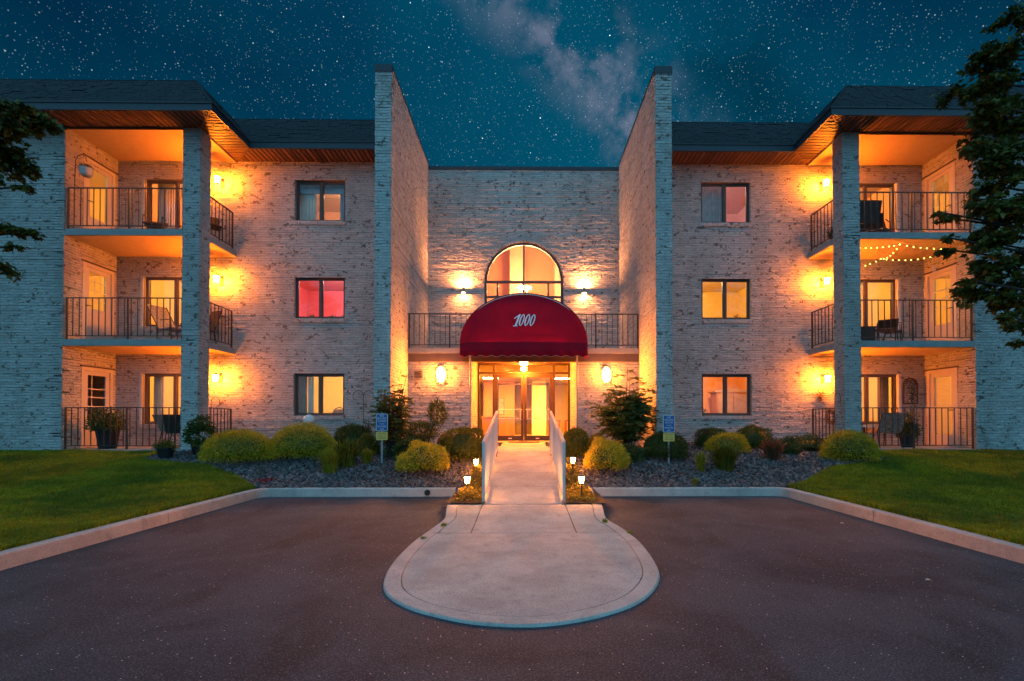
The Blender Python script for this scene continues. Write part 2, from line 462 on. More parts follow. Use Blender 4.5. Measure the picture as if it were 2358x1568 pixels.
def layout(U, V, du, dv, gap, urange=None, blocks=None, stagger=0.5, minw=0.035, rng=random, vgap=None):
    rows = []
    vg = gap if vgap is None else vgap
    k = 0
    while k*dv < V - 0.02:
        v0, v1 = k*dv, min(k*dv+dv-vg, V); vc = 0.5*(v0+v1)
        a, b = urange(vc) if urange else (0, U)
        segs = [(a, b)]
        for blk in (blocks(vc) if blocks else []):
            ns = []
            for (p, q) in segs:
                if blk[1] <= p or blk[0] >= q: ns.append((p, q)); continue
                if blk[0] > p: ns.append((p, blk[0]))
                if blk[1] < q: ns.append((blk[1], q))
            segs = ns
        st = (k % 2)*stagger*du if stagger < 1 else rng.random()*du
        for p, q in segs:
            i = math.floor((p-st)/du)
            while st+i*du < q:
                x0, x1 = max(p, st+i*du), min(q, st+(i+1)*du-gap)
                if x1-x0 > minw: rows.append((x0, x1, v0, v1, 1.0 if (x1-x0) > du-gap-1e-4 and (v1-v0) > dv-vg-1e-4 else 0.0))
                i += 1
        k += 1
    return np.array(rows) if rows else np.zeros((0, 5))

CAMP = np.array((0, 0, 1.4))
def tiles(name, plural, mat, parent, o, u, v, n, U, V, du, dv, gap, th, jd, n_ind=0, **kw):
    """bricks / shingles laid on a plane: real boxes, the nearest n_ind of them objects, the rest one mesh of kind stuff"""
    L = layout(U, V, du, dv, gap, **kw)
    if not len(L): return
    o, u, v, n = (np.array(x, dtype=float) for x in (o, u, v, n))
    ctr = o + 0.5*(L[:, 0]+L[:, 1])[:, None]*u + 0.5*(L[:, 2]+L[:, 3])[:, None]*v
    take = np.zeros(len(L), bool)
    if n_ind:
        d = np.linalg.norm(ctr-CAMP, axis=1) + (1-L[:, 4])*1e3
        idx = np.argsort(d)[:n_ind]; idx = idx[L[idx, 4] > 0]
        take[idx] = True
    rest = L[~take]
    m_ = len(rest)
    C = np.zeros((m_, 8, 3))
    brick_ = name == 'brick'
    rowoff = {v_: RG.uniform(-1.6, 1.6)*jd for v_ in np.unique(rest[:, 2])}
    base = np.array([rowoff[v_] for v_ in rest[:, 2]])+RG.uniform(-.12, .12, m_)*jd if brick_ else RG.uniform(-jd, jd, m_)
    tilt = RG.uniform(-1, 1, m_)*jd
    for i in range(8):
        uu = rest[:, 0] if not i & 1 else rest[:, 1]
        vv = rest[:, 2] if not i & 2 else rest[:, 3]
        if i & 4:
            nn = th + base + ((tilt*(1 if i & 2 else -1)) if brick_ else RG.uniform(-jd*0.8, jd*0.8, m_))
            e = 0.0020; eu = 0.0004 if brick_ else e
            uu = uu + (eu if not i & 1 else -eu); vv = vv + (e if not i & 2 else -e) + RG.uniform(-.0030, .0030, m_)
        else: nn = np.full(m_, -0.004)
        C[:, i] = o + uu[:, None]*u + vv[:, None]*v + nn[:, None]*n
    me = boxes_mesh(plural, C, off(parent))
    finish(plural, me, mat, parent, kind='stuff')
    if take.any():
        hw, hh = (du-gap)/2, 0.5*(L[take][0, 3]-L[take][0, 2])
        meshes = []
        for q in range(6):
            c = np.zeros((8, 3))
            for i in range(8):
                e = 0.0025 if i & 4 else 0
                c[i] = ((-hw+e if not i & 1 else hw-e), (-hh+e if not i & 2 else hh-e), (th+RG.uniform(-jd*.9, jd*.9) if i & 4 else -0.004))
            me = np_mesh(name, c, BOXF); me.materials.append(mat); meshes.append(me)
        po = np.array(off(parent))
        for c in ctr[take]:
            ob = bpy.data.objects.new(name, random.choice(meshes)); COL.objects.link(ob); ob.parent = parent
            p = c - po
            mt = Matrix(((u[0], v[0], n[0], p[0]), (u[1], v[1], n[1], p[1]), (u[2], v[2], n[2], p[2]), (0, 0, 0, 1)))
            ob.matrix_basis = mt

def copy_tree(o, loc):
    c = o.copy(); COL.objects.link(c); c.location = loc
    OFF[c.name] = Vector(loc)
    for ch in o.children:
        d = ch.copy(); COL.objects.link(d); d.parent = c
        for g in ch.children:
            e = g.copy(); COL.objects.link(e); e.parent = d
    return c

# ------------------------------------------------------------------ dimensions
F1, F2, F3 = 0.70, 3.44, 6.20
FL = (F1, F2, F3)
ZS = 8.75            # soffit
ZF = 8.90            # fascia top
ZM = 10.13           # top of the mansard
ZFIN = 9.64
YW = 13.95           # wing wall
YC = 12.35           # column / outer block face
YU = 15.80           # recessed upper centre wall
YE = 13.10           # entrance wall
YFF = 11.40          # fin front
XF0, XF1 = 3.08, 3.45
XC0, XC1 = 8.10, 8.52
XO = 11.45
XEND = 20.0
YD = 14.77           # storefront

def sm(t):
    t = max(0.0, min(1.0, t)); return t*t*(3-2*t)
def H(x, y):
    d = math.hypot(max(abs(x)-5.0, 0), max(y-9.35, 0))
    bl = sm((abs(x)-4.6)/1.6); up = sm((y-5)/6.2)*(1-bl)+bl*sm((y-6)/6.6)**1.3
    return .15+.50*sm(d/2.4+.08)*up+.13*sm((y-12.0)/1.6)*sm((9-abs(x))/1.0)

# ------------------------------------------------------------------ ground
mb = MB(); mb.v = [(-400, -300, -0.02), (400, -300, -0.02), (400, 500, -0.02), (-400, 500, -0.02)]; mb.face((0, 1, 2, 3))
mb.build('ground', plain('far_ground', (0.04, 0.045, 0.03), 0.95), kind='structure')
mb = MB(); mb.v = [(-30, -25, 0), (30, -25, 0), (30, 4.4, 0), (-30, 4.4, 0), (-5.2, 9.6, 0), (5.2, 9.6, 0), (-5.2, 4.4, 0), (5.2, 4.4, 0)]
mb.face((0, 1, 2, 7, 6, 3)); mb.face((6, 7, 5, 4))
mb.build('parking_lot', M['asphalt'], kind='structure')

def in_poly(x, y, P):
    c = False; j = len(P)-1
    for i in range(len(P)):
        if (P[i][1] > y) != (P[j][1] > y) and x < (P[j][0]-P[i][0])*(y-P[i][1])/(P[j][1]-P[i][1])+P[i][0]: c = not c
        j = i
    return c
BED_L = [(-0.6, 7.6), (-0.6, 14.2), (-8.4, 14.2), (-8.5, 12.25), (-8.55, 11.3), (-8.25, 10.85), (-7.24, 10.55), (-6.5, 10.35), (-5.9, 10.0), (-5.35, 9.6), (-4.98, 9.30), (-1.24, 9.30), (-1.2, 7.6)]
BED_R = [(0.6, 7.6), (0.6, 14.2), (8.1, 14.2), (8.1, 12.25), (8.15, 11.1), (7.95, 10.7), (7.35, 10.48), (6.4, 10.25), (5.9, 9.9), (5.4, 9.55), (4.98, 9.30), (1.28, 9.30), (1.25, 7.6)]

def sheet(name, mat, xs, ys, inside, dz, parent=None):
    idx = {}; V = []; F = []
    def vid(i, j):
        if (i, j) not in idx:
            x, y = xs[i], ys[j]; idx[(i, j)] = len(V)
            V.append((x, y, H(x, y)+dz+0.010*math.sin(x*5.1+y*3.7)*math.sin(y*4.3-x*1.9)))
        return idx[(i, j)]
    for i in range(len(xs)-1):
        for j in range(len(ys)-1):
            if inside(0.5*(xs[i]+xs[i+1]), 0.5*(ys[j]+ys[j+1])): F.append((vid(i, j), vid(i+1, j), vid(i+1, j+1), vid(i, j+1)))
    me = np_mesh(name, V, F)
    return finish(name, me, mat, parent, kind='structure', smooth=True)
xs = np.arange(-22, 22.01, 0.16); ys = np.arange(2.0, 14.3, 0.16)
M['lawn_soil'] = plain('lawn_soil', (0.07, 0.07, 0.012), 0.95, var=0.2, bump=0.5)
ysL = np.arange(1.0, 14.3, 0.16)
def lawn_in(x, y): return (abs(x) > 5.02) and not in_poly(x, y, BED_L) and not in_poly(x, y, BED_R) and y < 12.45
sheet('lawn', M['lawn_soil'], np.concatenate([np.arange(-22, -5.0, 0.17), [-4.97, 4.97], np.arange(5.1, 22, 0.17)]), ysL, lambda x, y: abs(x) > 4.97 and y < 14.1, -0.045)
xb = np.arange(-8.8, 8.81, 0.1); yb = np.arange(7.5, 14.3, 0.1)
sheet('planting_bed', M['soil'], xb, yb, lambda x, y: in_poly(x, y, BED_L) or in_poly(x, y, BED_R), -0.008)

# loose slate chips on the beds
def chips():
    pts = []
    for P, x0, x1 in ((BED_L, -8.7, -0.6), (BED_R, 0.6, 8.3)):
        n = 0
        while n < 15500:
            x = random.uniform(x0, x1); y = random.uniform(9.25, 13.9) if random.random() < .78 else random.uniform(9.25, 11.0)
            if abs(x) < 1.25 and y < 9.3: continue
            if not in_poly(x + random.gauss(0, .03), y + random.gauss(0, .03), P): continue
            pts.append((x, y, H(x, y))); n += 1
    pts = np.array(pts); n = len(pts)
    C = np.zeros((n, 8, 3))
    a = RG.uniform(0, 2*PI, n); l = RG.uniform(.014, .042, n); w_ = l*RG.uniform(.4, .8, n); t = RG.uniform(.004, .010, n)
    tx = RG.normal(0, .45, n); ty = RG.normal(0, .45, n); z = RG.uniform(.002, .026, n)
    ca, sa = np.cos(a), np.sin(a)
    for i in range(8):
        u = np.where(i & 1, 1, -1)*l*RG.uniform(.55, 1.1, n); v = np.where(i & 2, 1, -1)*w_*RG.uniform(.55, 1.1, n); h = (1 if i & 4 else -1)*t
        C[:, i, 0] = pts[:, 0]+u*ca-v*sa; C[:, i, 1] = pts[:, 1]+u*sa+v*ca
        C[:, i, 2] = pts[:, 2]+z+h+u*tx+v*ty
    me = boxes_mesh('gravel', C, Vector((0, 0, 0)))
    o = finish('gravel', me, M['slate'], None, kind='stuff')
    tag(o, 'dark slate chips covering the two planting beds beside the ramp', 'gravel')
chips()

# grass
def grass(name, n_each, label):
    V = []; k = 0
    xs_ = []; ys_ = []
    for s in (-1, 1):
        c = 0
        while c < n_each:
            m_ = 4000
            y = RG.uniform(0, 1, m_)**0.85*9.6+2.9
            x = 5.02+RG.uniform(0, 1, m_)**1.1*(y*1.10-4.2)
            ok = (x > 5.02) & (x < y*1.12+.3)
            for a, b in zip(x[ok]*s, y[ok]):
                if lawn_in(a, b) and b < (12.2 if XC0 < abs(a) < XO else 12.32): xs_.append(a); ys_.append(b); c += 1
    xs_ = np.array(xs_); ys_ = np.array(ys_); n = len(xs_)
    zz = np.array([H(a, b) for a, b in zip(xs_, ys_)])-0.03
    clump = 0.75+0.35*np.sin(xs_*2.3+1.3*np.sin(ys_*1.7))*np.sin(ys_*2.9+xs_*0.8)
    h = RG.uniform(.045, .085, n)*clump+.012; wd = RG.uniform(.0035, .0065, n)*(1+ys_*0.06)
    a = RG.uniform(0, 2*PI, n); lean = RG.uniform(.1, .8, n)*h; la = RG.uniform(0, 2*PI, n)
    P0 = np.stack([xs_-wd*np.cos(a), ys_-wd*np.sin(a), zz], 1); P1 = np.stack([xs_+wd*np.cos(a), ys_+wd*np.sin(a), zz], 1)
    mx, my = xs_+lean*.35*np.cos(la), ys_+lean*.35*np.sin(la)
    P2 = np.stack([mx+wd*.7*np.cos(a), my+wd*.7*np.sin(a), zz+.03+h*.6], 1)
    P3 = np.stack([mx-wd*.7*np.cos(a), my-wd*.7*np.sin(a), zz+.03+h*.6], 1)
    P4 = np.stack([xs_+lean*np.cos(la), ys_+lean*np.sin(la), zz+.03+h], 1)
    V = np.stack([P0, P1, P2, P3, P4], 1).reshape(-1, 3)
    b = np.arange(n)*5
    F = np.concatenate([np.stack([b, b+1, b+2], 1), np.stack([b, b+2, b+3], 1), np.stack([b+3, b+2, b+4], 1)])
    o = finish(name, np_mesh(name, V, F), M['grass'], None, kind='stuff')
    tag(o, label, 'grass')
grass('grass', 125000, 'mown green lawn on both sides of the parking bay')

# ------------------------------------------------------------------ kerbs
def ribbon(mb, P, w, h0, hh, closed=False, side=1, bev=0.02, m=0):
    """kerb: P is the visible (outer) edge, body lies to `side` of it"""
    n = len(P); P = [Vector((p[0], p[1], 0)) for p in P]
    rings = []
    for i in range(n):
        t = (P[min(i+1, n-1)]-P[max(i-1, 0)]).normalized()
        q = Vector((-t.y, t.x, 0))*side
        p = P[i]; h1 = hh(p.y) if callable(hh) else hh
        rings.append([p+Vector((0, 0, h0)), p+q*0.006+Vector((0, 0, h1-bev)), p+q*(bev+.006)*0.5+Vector((0, 0, h1-bev*.25)), p+q*(bev*1.3)+Vector((0, 0, h1)), p+q*(w-bev*.6)+Vector((0, 0, h1)), p+q*w+Vector((0, 0, h1-bev)), p+q*w+Vector((0, 0, h0))])
    b = len(mb.v)
    for r in rings: mb.v += [tuple(x) for x in r]
    k = 7
    for i in range(n-1):
        for j in range(k-1): mb.face((b+i*k+j, b+i*k+j+1, b+(i+1)*k+j+1, b+(i+1)*k+j), m)
    mb.face([b+j for j in range(k)], m); mb.face([b+(n-1)*k+j for j in range(k)][::-1], m)

def seg_pts(a, b, n=6): return [(a[0]+(b[0]-a[0])*i/n, a[1]+(b[1]-a[1])*i/n) for i in range(n+1)]
kerb_root = bpy.data.objects.new('kerb', None); COL.objects.link(kerb_root); kerb_root['kind'] = 'structure'
ks = []
for s in (-1, 1):
    ks.append((seg_pts((s*1.27, 9.2), (s*4.60, 9.2), 8), s))
    # rounded inner corner, then the side run towards the viewer
    side_y = (9.0, 6.85, 4.05, 1.2, -3.0)
    cor = [(s*4.60, 9.2)] + [(s*(4.66+0.19*math.sin(t)), 9.2-0.2*(1-math.cos(t))) for t in np.linspace(.2, PI/2, 5)]
    ks.append((cor, s))
    for a, b in zip(side_y[:-1], side_y[1:]):
        ks.append((seg_pts((s*4.85+s*.012*(9-a), a-0.006), (s*4.85+s*.012*(9-b), b+0.006), 4), s))
for P, s in ks:
    mb = MB(); ribbon(mb, P, 0.15, -0.02, 0.155+random.uniform(-.003, .003), side=(1 if s > 0 else -1))
    mb.build('kerb_section', M['kerb'], kerb_root, smooth=False)

# island: outline of its kerb as walked round from the bed
OUT = [(-1.24,9.30),(-1.21,8.4),(-1.19,7.62),(-1.10,6.9),(-1.08,6.46),(-1.12,6.00),(-1.18,5.6),(-1.21,5.26),(-1.22,4.72),(-1.19,4.28),(-1.11,3.91),(-0.98,3.66),(-0.79,3.46),(-0.59,3.33),(-0.36,3.22),(-0.12,3.17),(0.12,3.17),(0.36,3.24),(0.59,3.36),(0.80,3.53),(0.98,3.77),(1.14,4.12),(1.21,4.46),(1.25,4.94),(1.26,5.48),(1.20,6.0),(1.13,6.53),(1.15,6.95),(1.23,7.73),(1.27,8.5),(1.28,9.30)]
def smooth_poly(P, k=4):
    out = []
    n = len(P)
    for i in range(n-1):
        p0, p1, p2, p3 = P[max(i-1, 0)], P[i], P[i+1], P[min(i+2, n-1)]
        for j in range(k):
            t = j/k
            out.append(tuple(0.5*((2*p1[d])+(-p0[d]+p2[d])*t+(2*p0[d]-5*p1[d]+4*p2[d]-p3[d])*t*t+(-p0[d]+3*p1[d]-3*p2[d]+p3[d])*t**3) for d in (0, 1)))
    out.append(P[-1]); return out
def zi(y): return .018+.104*sm((y-5.9)/1.7)+.030*sm((y-7.8)/1.3)
OUT = [(x*(1.4-zi(y*1.03))/1.3, y*(1.4-zi(y*1.03))/1.3) if y < 9.0 else (x, y) for x, y in OUT]
OUTS = smooth_poly(OUT)
cuts = [0, 24, 52, 78, len(OUTS)-1]
for a, b in zip(cuts[:-1], cuts[1:]):
    mb = MB(); ribbon(mb, OUTS[a:b+1], 0.16, -0.03, zi, side=1, bev=0.018)
    mb.build('kerb_section', M['kerb'], kerb_root)
# pad inside the kerb, with recessed joints
inner = []
for i, p in enumerate(OUTS):
    a, b = OUTS[max(i-1, 0)], OUTS[min(i+1, len(OUTS)-1)]
    t = Vector((b[0]-a[0], b[1]-a[1])).normalized()
    inner.append((p[0]-t.y*0.162, p[1]+t.x*0.162))
walk = bpy.data.objects.new('walkway', None); COL.objects.link(walk); walk['kind'] = 'structure'
def slab_poly(P, dz=-.003, name='concrete_slab', mat=None):
    """flat-sided slab whose top follows zi(y); cut in strips so that the slope shows"""
    mb = MB(); n = len(P); b = 0
    mb.v = [(x, y, -.02) for x, y in P]+[(x, y, zi(y)+dz) for x, y in P]
    mb.face(list(range(n))[::-1]); 
    for i in range(n): mb.face([i, (i+1) % n, n+(i+1) % n, n+i])
    mb.face(list(range(n, 2*n)))
    me = bpy.data.meshes.new(name); me.from_pydata(mb.v, [], mb.f)
    bm = bmesh.new(); bm.from_mesh(me)
    bmesh.ops.triangulate(bm, faces=[f for f in bm.faces if len(f.verts) > 4]); bm.to_mesh(me); bm.free()
    return finish(name, me, mat or M['concrete'], walk)
JY = 6.12
front = [p for p in inner if p[1] < JY-0.006]
fa, fb = front[0], front[-1]
slab_poly([(fa[0], JY-0.006)]+front+[(fb[0], JY-0.006)])
half = len(inner)//2
def strip(sd, xin):
    pts = [p for p in (inner[:half] if sd < 0 else inner[half:]) if JY+.02 < p[1] < 7.60]
    pts.sort(key=lambda p: p[1])
    X0 = pts[0][0]; X1 = pts[-1][0]
    outer_ = [(X0, JY+.006)]+pts+[(X1, 7.62)]
    inn_ = [(sd*(.648-.026*(y-JY)/1.5)+sd*.012, y) for x, y in outer_]
    mb = MB()
    for (a, b) in zip(outer_, inn_): mb.v += [(a[0], a[1], zi(a[1])-.003), (b[0], b[1], zi(b[1])-.003), (a[0], a[1], -.02), (b[0], b[1], -.02)]
    for i in range(len(outer_)-1):
        q = 4*i; mb.face((q, q+1, q+5, q+4)); mb.face((q+1, q+3, q+7, q+5)); mb.face((q, q+4, q+6, q+2))
    mb.face((0, 2, 3, 1)); q = 4*(len(outer_)-1); mb.face((q, q+1, q+3, q+2))
    mb.build('concrete_slab', M['concrete'], walk)
strip(-1, 0); strip(1, 0)
mb = MB(); ysq = np.linspace(JY+.006, 7.62, 8)
for y in ysq:
    hw = .648-.026*(y-JY)/1.5
    mb.v += [(-hw, y, zi(y)-.004), (hw, y, zi(y)-.004), (-hw, y, -.02), (hw, y, -.02)]
for i in range(7):
    q = 4*i; mb.face((q, q+1, q+5, q+4)); mb.face((q+1, q+3, q+7, q+5)); mb.face((q, q+4, q+6, q+2))
mb.face((0, 2, 3, 1)); mb.face((28, 29, 31, 30)); mb.build('concrete_slab', M['concrete'], walk)
jb = [p for p in inner if p[1] < 7.62]
mb = MB()
lw = sorted([p for p in inner[:half]], key=lambda p: p[1]); rw = sorted([p for p in inner[half:]], key=lambda p: p[1])
for y in np.linspace(3.5, 7.62, 40):
    def at(L): 
        xs2 = [p[0] for p in L]; ys2 = [p[1] for p in L]; return float(np.interp(y, ys2, xs2))
    mb.v += [(at(lw), y, zi(y)-.014), (at(rw), y, zi(y)-.014)]
for i in range(39): mb.face((2*i, 2*i+1, 2*i+3, 2*i+2))
mb.build('joint_bed', M['joint'], walk)

# sloping ramp in panels and the landing
def zr(y):
    if y < 7.63: return .122
    if y < 11.6: return .122+(y-7.63)/(11.6-7.63)*(.70-.122)
    return .70+(y-11.6)/(YD-11.6)*.10
py = [7.63, 8.6, 9.6, 10.6, 11.6, 13.1, 14.72]
for a, b in zip(py[:-1], py[1:]):
    hw = 0.66 if a < 11.5 else (1.0 if a < 13 else 1.39)
    mb = MB(); ya, yb_ = a+.005, b-.005
    mb.prism([(-hw, ya, 0), (-hw, yb_, 0), (-hw, yb_, zr(yb_)), (-hw, ya, zr(ya))], (2*hw, 0, 0))
    mb.build('ramp_slab' if a < 11.5 else 'landing_slab', M['concrete'], walk)
mb = MB(); mb.prism([(-.60, 7.64, 0), (-.60, 14.7, 0), (-.60, 14.7, zr(14.7)-.012), (-.60, 7.64, zr(7.64)-.012)], (1.2, 0, 0)); mb.build('joint_bed', M['joint'], walk)
# drain outlet in the kerb
mb = MB(); mb.tube([(-1.79, 9.188, .075), (-1.79, 9.30, .075)], .055, 16)
o = mb.build('drain_pipe', M['black'], origin=(-1.79, 9.2, 0.02)); tag(o, 'round black drain outlet in the kerb face left of the walk', 'drain')

# ------------------------------------------------------------------ the building
B = thing('apartment_building', 'three storey whitewashed brick apartment building with dark mansard roofs and central entrance', 'building', (0, YW, F1))
WOFF = []
def wall_panel(s, axis, at, depth, a0, a1, z0, z1, openings=(), n_ind=0, sgn=-1, name='wall', arch=None, mirror=True):
    """axis 'x': wall along X at y=at, facing -Y.  axis 'y': wall along Y at |x|=at facing sgn in |x| direction."""
    ops = list(openings)
    ux = sorted({a0, a1, *[c for o_ in ops for c in (o_[0], o_[1]) if a0 < c < a1]})
    uz = sorted({z0, z1, *[c for o_ in ops for c in (o_[2], o_[3]) if z0 < c < z1]})
    mb = MB()
    for i in range(len(ux)-1):
        for j in range(len(uz)-1):
            cx, cz = .5*(ux[i]+ux[i+1]), .5*(uz[j]+uz[j+1])
            if any(o_[0] < cx < o_[1] and o_[2] < cz < o_[3] for o_ in ops): continue
            if axis == 'x': mb.box(s*ux[i], s*ux[i+1], at, at+depth, uz[j], uz[j+1])
            else: mb.box(s*at, s*(at-sgn*depth), ux[i], ux[i+1], uz[j], uz[j+1])
    if arch:
        xc, zc, r = arch; k = 32
        for i in range(k):
            x0, x1 = xc-r+2*r*i/k, xc-r+2*r*(i+1)/k; xm = .5*(x0+x1)
            mb.box(x0, x1, at, at+depth, zc+math.sqrt(max(0, r*r-(xm-xc)**2)), zc+r)
    wp = mb.build(name, M['mortar'], B)
    def blocks(vc):
        z = z0+vc
        out = [(o_[0]-a0-.004, o_[1]-a0+.004) for o_ in ops if o_[2] < z < o_[3] and not (arch and z > arch[1])]
        if arch and arch[1] < z < arch[1]+arch[2]:
            hw = math.sqrt(arch[2]**2-(z-arch[1])**2)+.035; out.append((arch[0]-a0-hw, arch[0]-a0+hw))
        return out
    if axis == 'x': o_, u, n_ = (s*a0, at, z0), (s, 0, 0), (0, -1, 0)
    else: o_, u, n_ = (s*at, a0, z0), (0, 1, 0), (s*sgn, 0, 0)
    tiles('brick', 'bricks', M['brick'], wp, o_, u, (0, 0, 1), n_, a1-a0, z1-z0, .203, .0677, .0050, .0070, .0042, n_ind=n_ind, blocks=blocks, vgap=.0085)
    return wp

WX0, WX1 = 5.06, 6.47
BX0, BX1 = 9.05, 10.70
DY0, DY1 = 12.88, 13.86
HEAD = 2.04
for s in (-1, 1):
    ops = [(WX0, WX1, f+.86, f+HEAD) for f in FL]+[(BX0, BX1, f+.62, f+HEAD) for f in FL]
    wall_panel(s, 'x', YW, .28, XF1, XO, .45, ZS, ops)
    wall_panel(s, 'y', XO, .28, YC, YW, .45, ZS, [(DY0, DY1, f, f+2.12) for f in FL], sgn=-1)
    wall_panel(s, 'x', YC, .28, XO, XEND, .35, ZS)
    # fins
    wall_panel(s, 'x', YFF, .0 + .10, XF0, XF1, .3, ZFIN, n_ind=105, name='fin_wall')
    wall_panel(s, 'y', XF0, .18, YFF+.002, YU, .3, ZFIN, sgn=-1, name='fin_wall')
    wall_panel(s, 'y', XF1, .18, YFF+.002, YW, .3, ZFIN, sgn=1, name='fin_wall')
    # column
    wall_panel(s, 'x', YC, .1, XC0, XC1, .5, ZS, n_ind=45, name='column')
    wall_panel(s, 'y', XC0, .1, YC+.002, YC+.41, .5, ZS, sgn=-1, name='column')
    wall_panel(s, 'y', XC1, .1, YC+.002, YC+.41, .5, ZS, sgn=1, name='column')
    mb = MB(); mb.box(s*(XC0+.01), s*(XC1-.01), YC+.30, YC+.41, .5, ZS); mb.build('column', M['brick'], B)
    # fin coping
    mb = MB(); mb.box(s*(XF0-.02), s*(XF1+.02), YFF-.025, YFF+.06, ZFIN-.11, ZFIN+.06)
    mb.box(s*(XF0-.022), s*(XF1+.022), YFF+.061, YU, ZFIN, ZFIN+.045)
    mb.build('coping', M['fascia'], B)
# upper centre wall with the arched opening
AR, AZ = 1.265, 5.90
wall_panel(1, 'x', YU, .28, -XF0, XF0, 3.20, 9.50, [(-AR, AR, 3.30, AZ+AR)], arch=(0, AZ, AR))
mb = MB(); mb.box(-XF0+.02, XF0-.02, YU-.04, YU+.3, 9.50, 9.60); mb.build('coping', M['fascia'], B)
# entrance storey
wall_panel(1, 'x', YE, .28, -XF0, -1.40, .40, 2.99)
wall_panel(1, 'x', YE, .28, 1.40, XF0, .40, 2.99)
for s in (-1, 1): wall_panel(s, 'y', 1.40, .2, YE+.01, YD+.1, .45, 3.16, sgn=-1)
# brick ring round the arch
mb = MB(); k = 40
for i in range(k):
    t0, t1 = PI*i/k+.012, PI*(i+1)/k-.012
    pts = [((AR-.0)*math.cos(t), (AR-.0)*math.sin(t)) for t in (t0, t1)]+[((AR+.075)*math.cos(t), (AR+.075)*math.sin(t)) for t in (t1, t0)]
    mb.prism([(x, YU-.022, AZ+z) for x, z in pts], (0, .12, 0))
mb.build('arch_brick_ring', M['brick'], B)

# slabs and decks
for s in (-1, 1):
    mb = MB(); mb.box(s*(XC0-.0), s*XO, YC-.10, YW, F1-.12, F1); mb.build('patio_slab', M['slab'], B)
    for f in (F2, F3):
        mb = MB()
        mb.box(s*(XC0+.005), s*(XO-.012), YC+.0, YW-.014, f-.16, f)
        o = mb.build('balcony_slab', M['slab'], B)
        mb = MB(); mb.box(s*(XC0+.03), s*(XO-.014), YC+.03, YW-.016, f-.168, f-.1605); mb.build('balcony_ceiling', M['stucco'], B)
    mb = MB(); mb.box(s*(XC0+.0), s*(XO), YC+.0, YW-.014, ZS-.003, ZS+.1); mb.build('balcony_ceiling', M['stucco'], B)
    mb = MB(); mb.box(s*XC1, s*(XO), YC-.012, YC+.02, ZS-.05, ZS-.004); mb.box(s*(XC0-.012), s*(XC0+.02), YC+.41, YW-.014, ZS-.05, ZS-.004)
    mb.build('trim_board', M['soffit'], B)
# entrance balcony
mb = MB(); mb.box(-XF0+.012, XF0-.012, YE-.04, YU-.014, 3.20, 3.34); mb.build('balcony_slab', M['slab'], B)
mb = MB(); mb.box(-XF0+.014, XF0-.014, YE-.015, YE+.16, 2.985, 3.199); mb.build('balcony_beam', M['bronze'], B)
mb = MB(); mb.box(-1.39, 1.39, YE+.17, YD+.0, 3.15, 3.198); mb.build('recess_ceiling', M['stucco'], B)

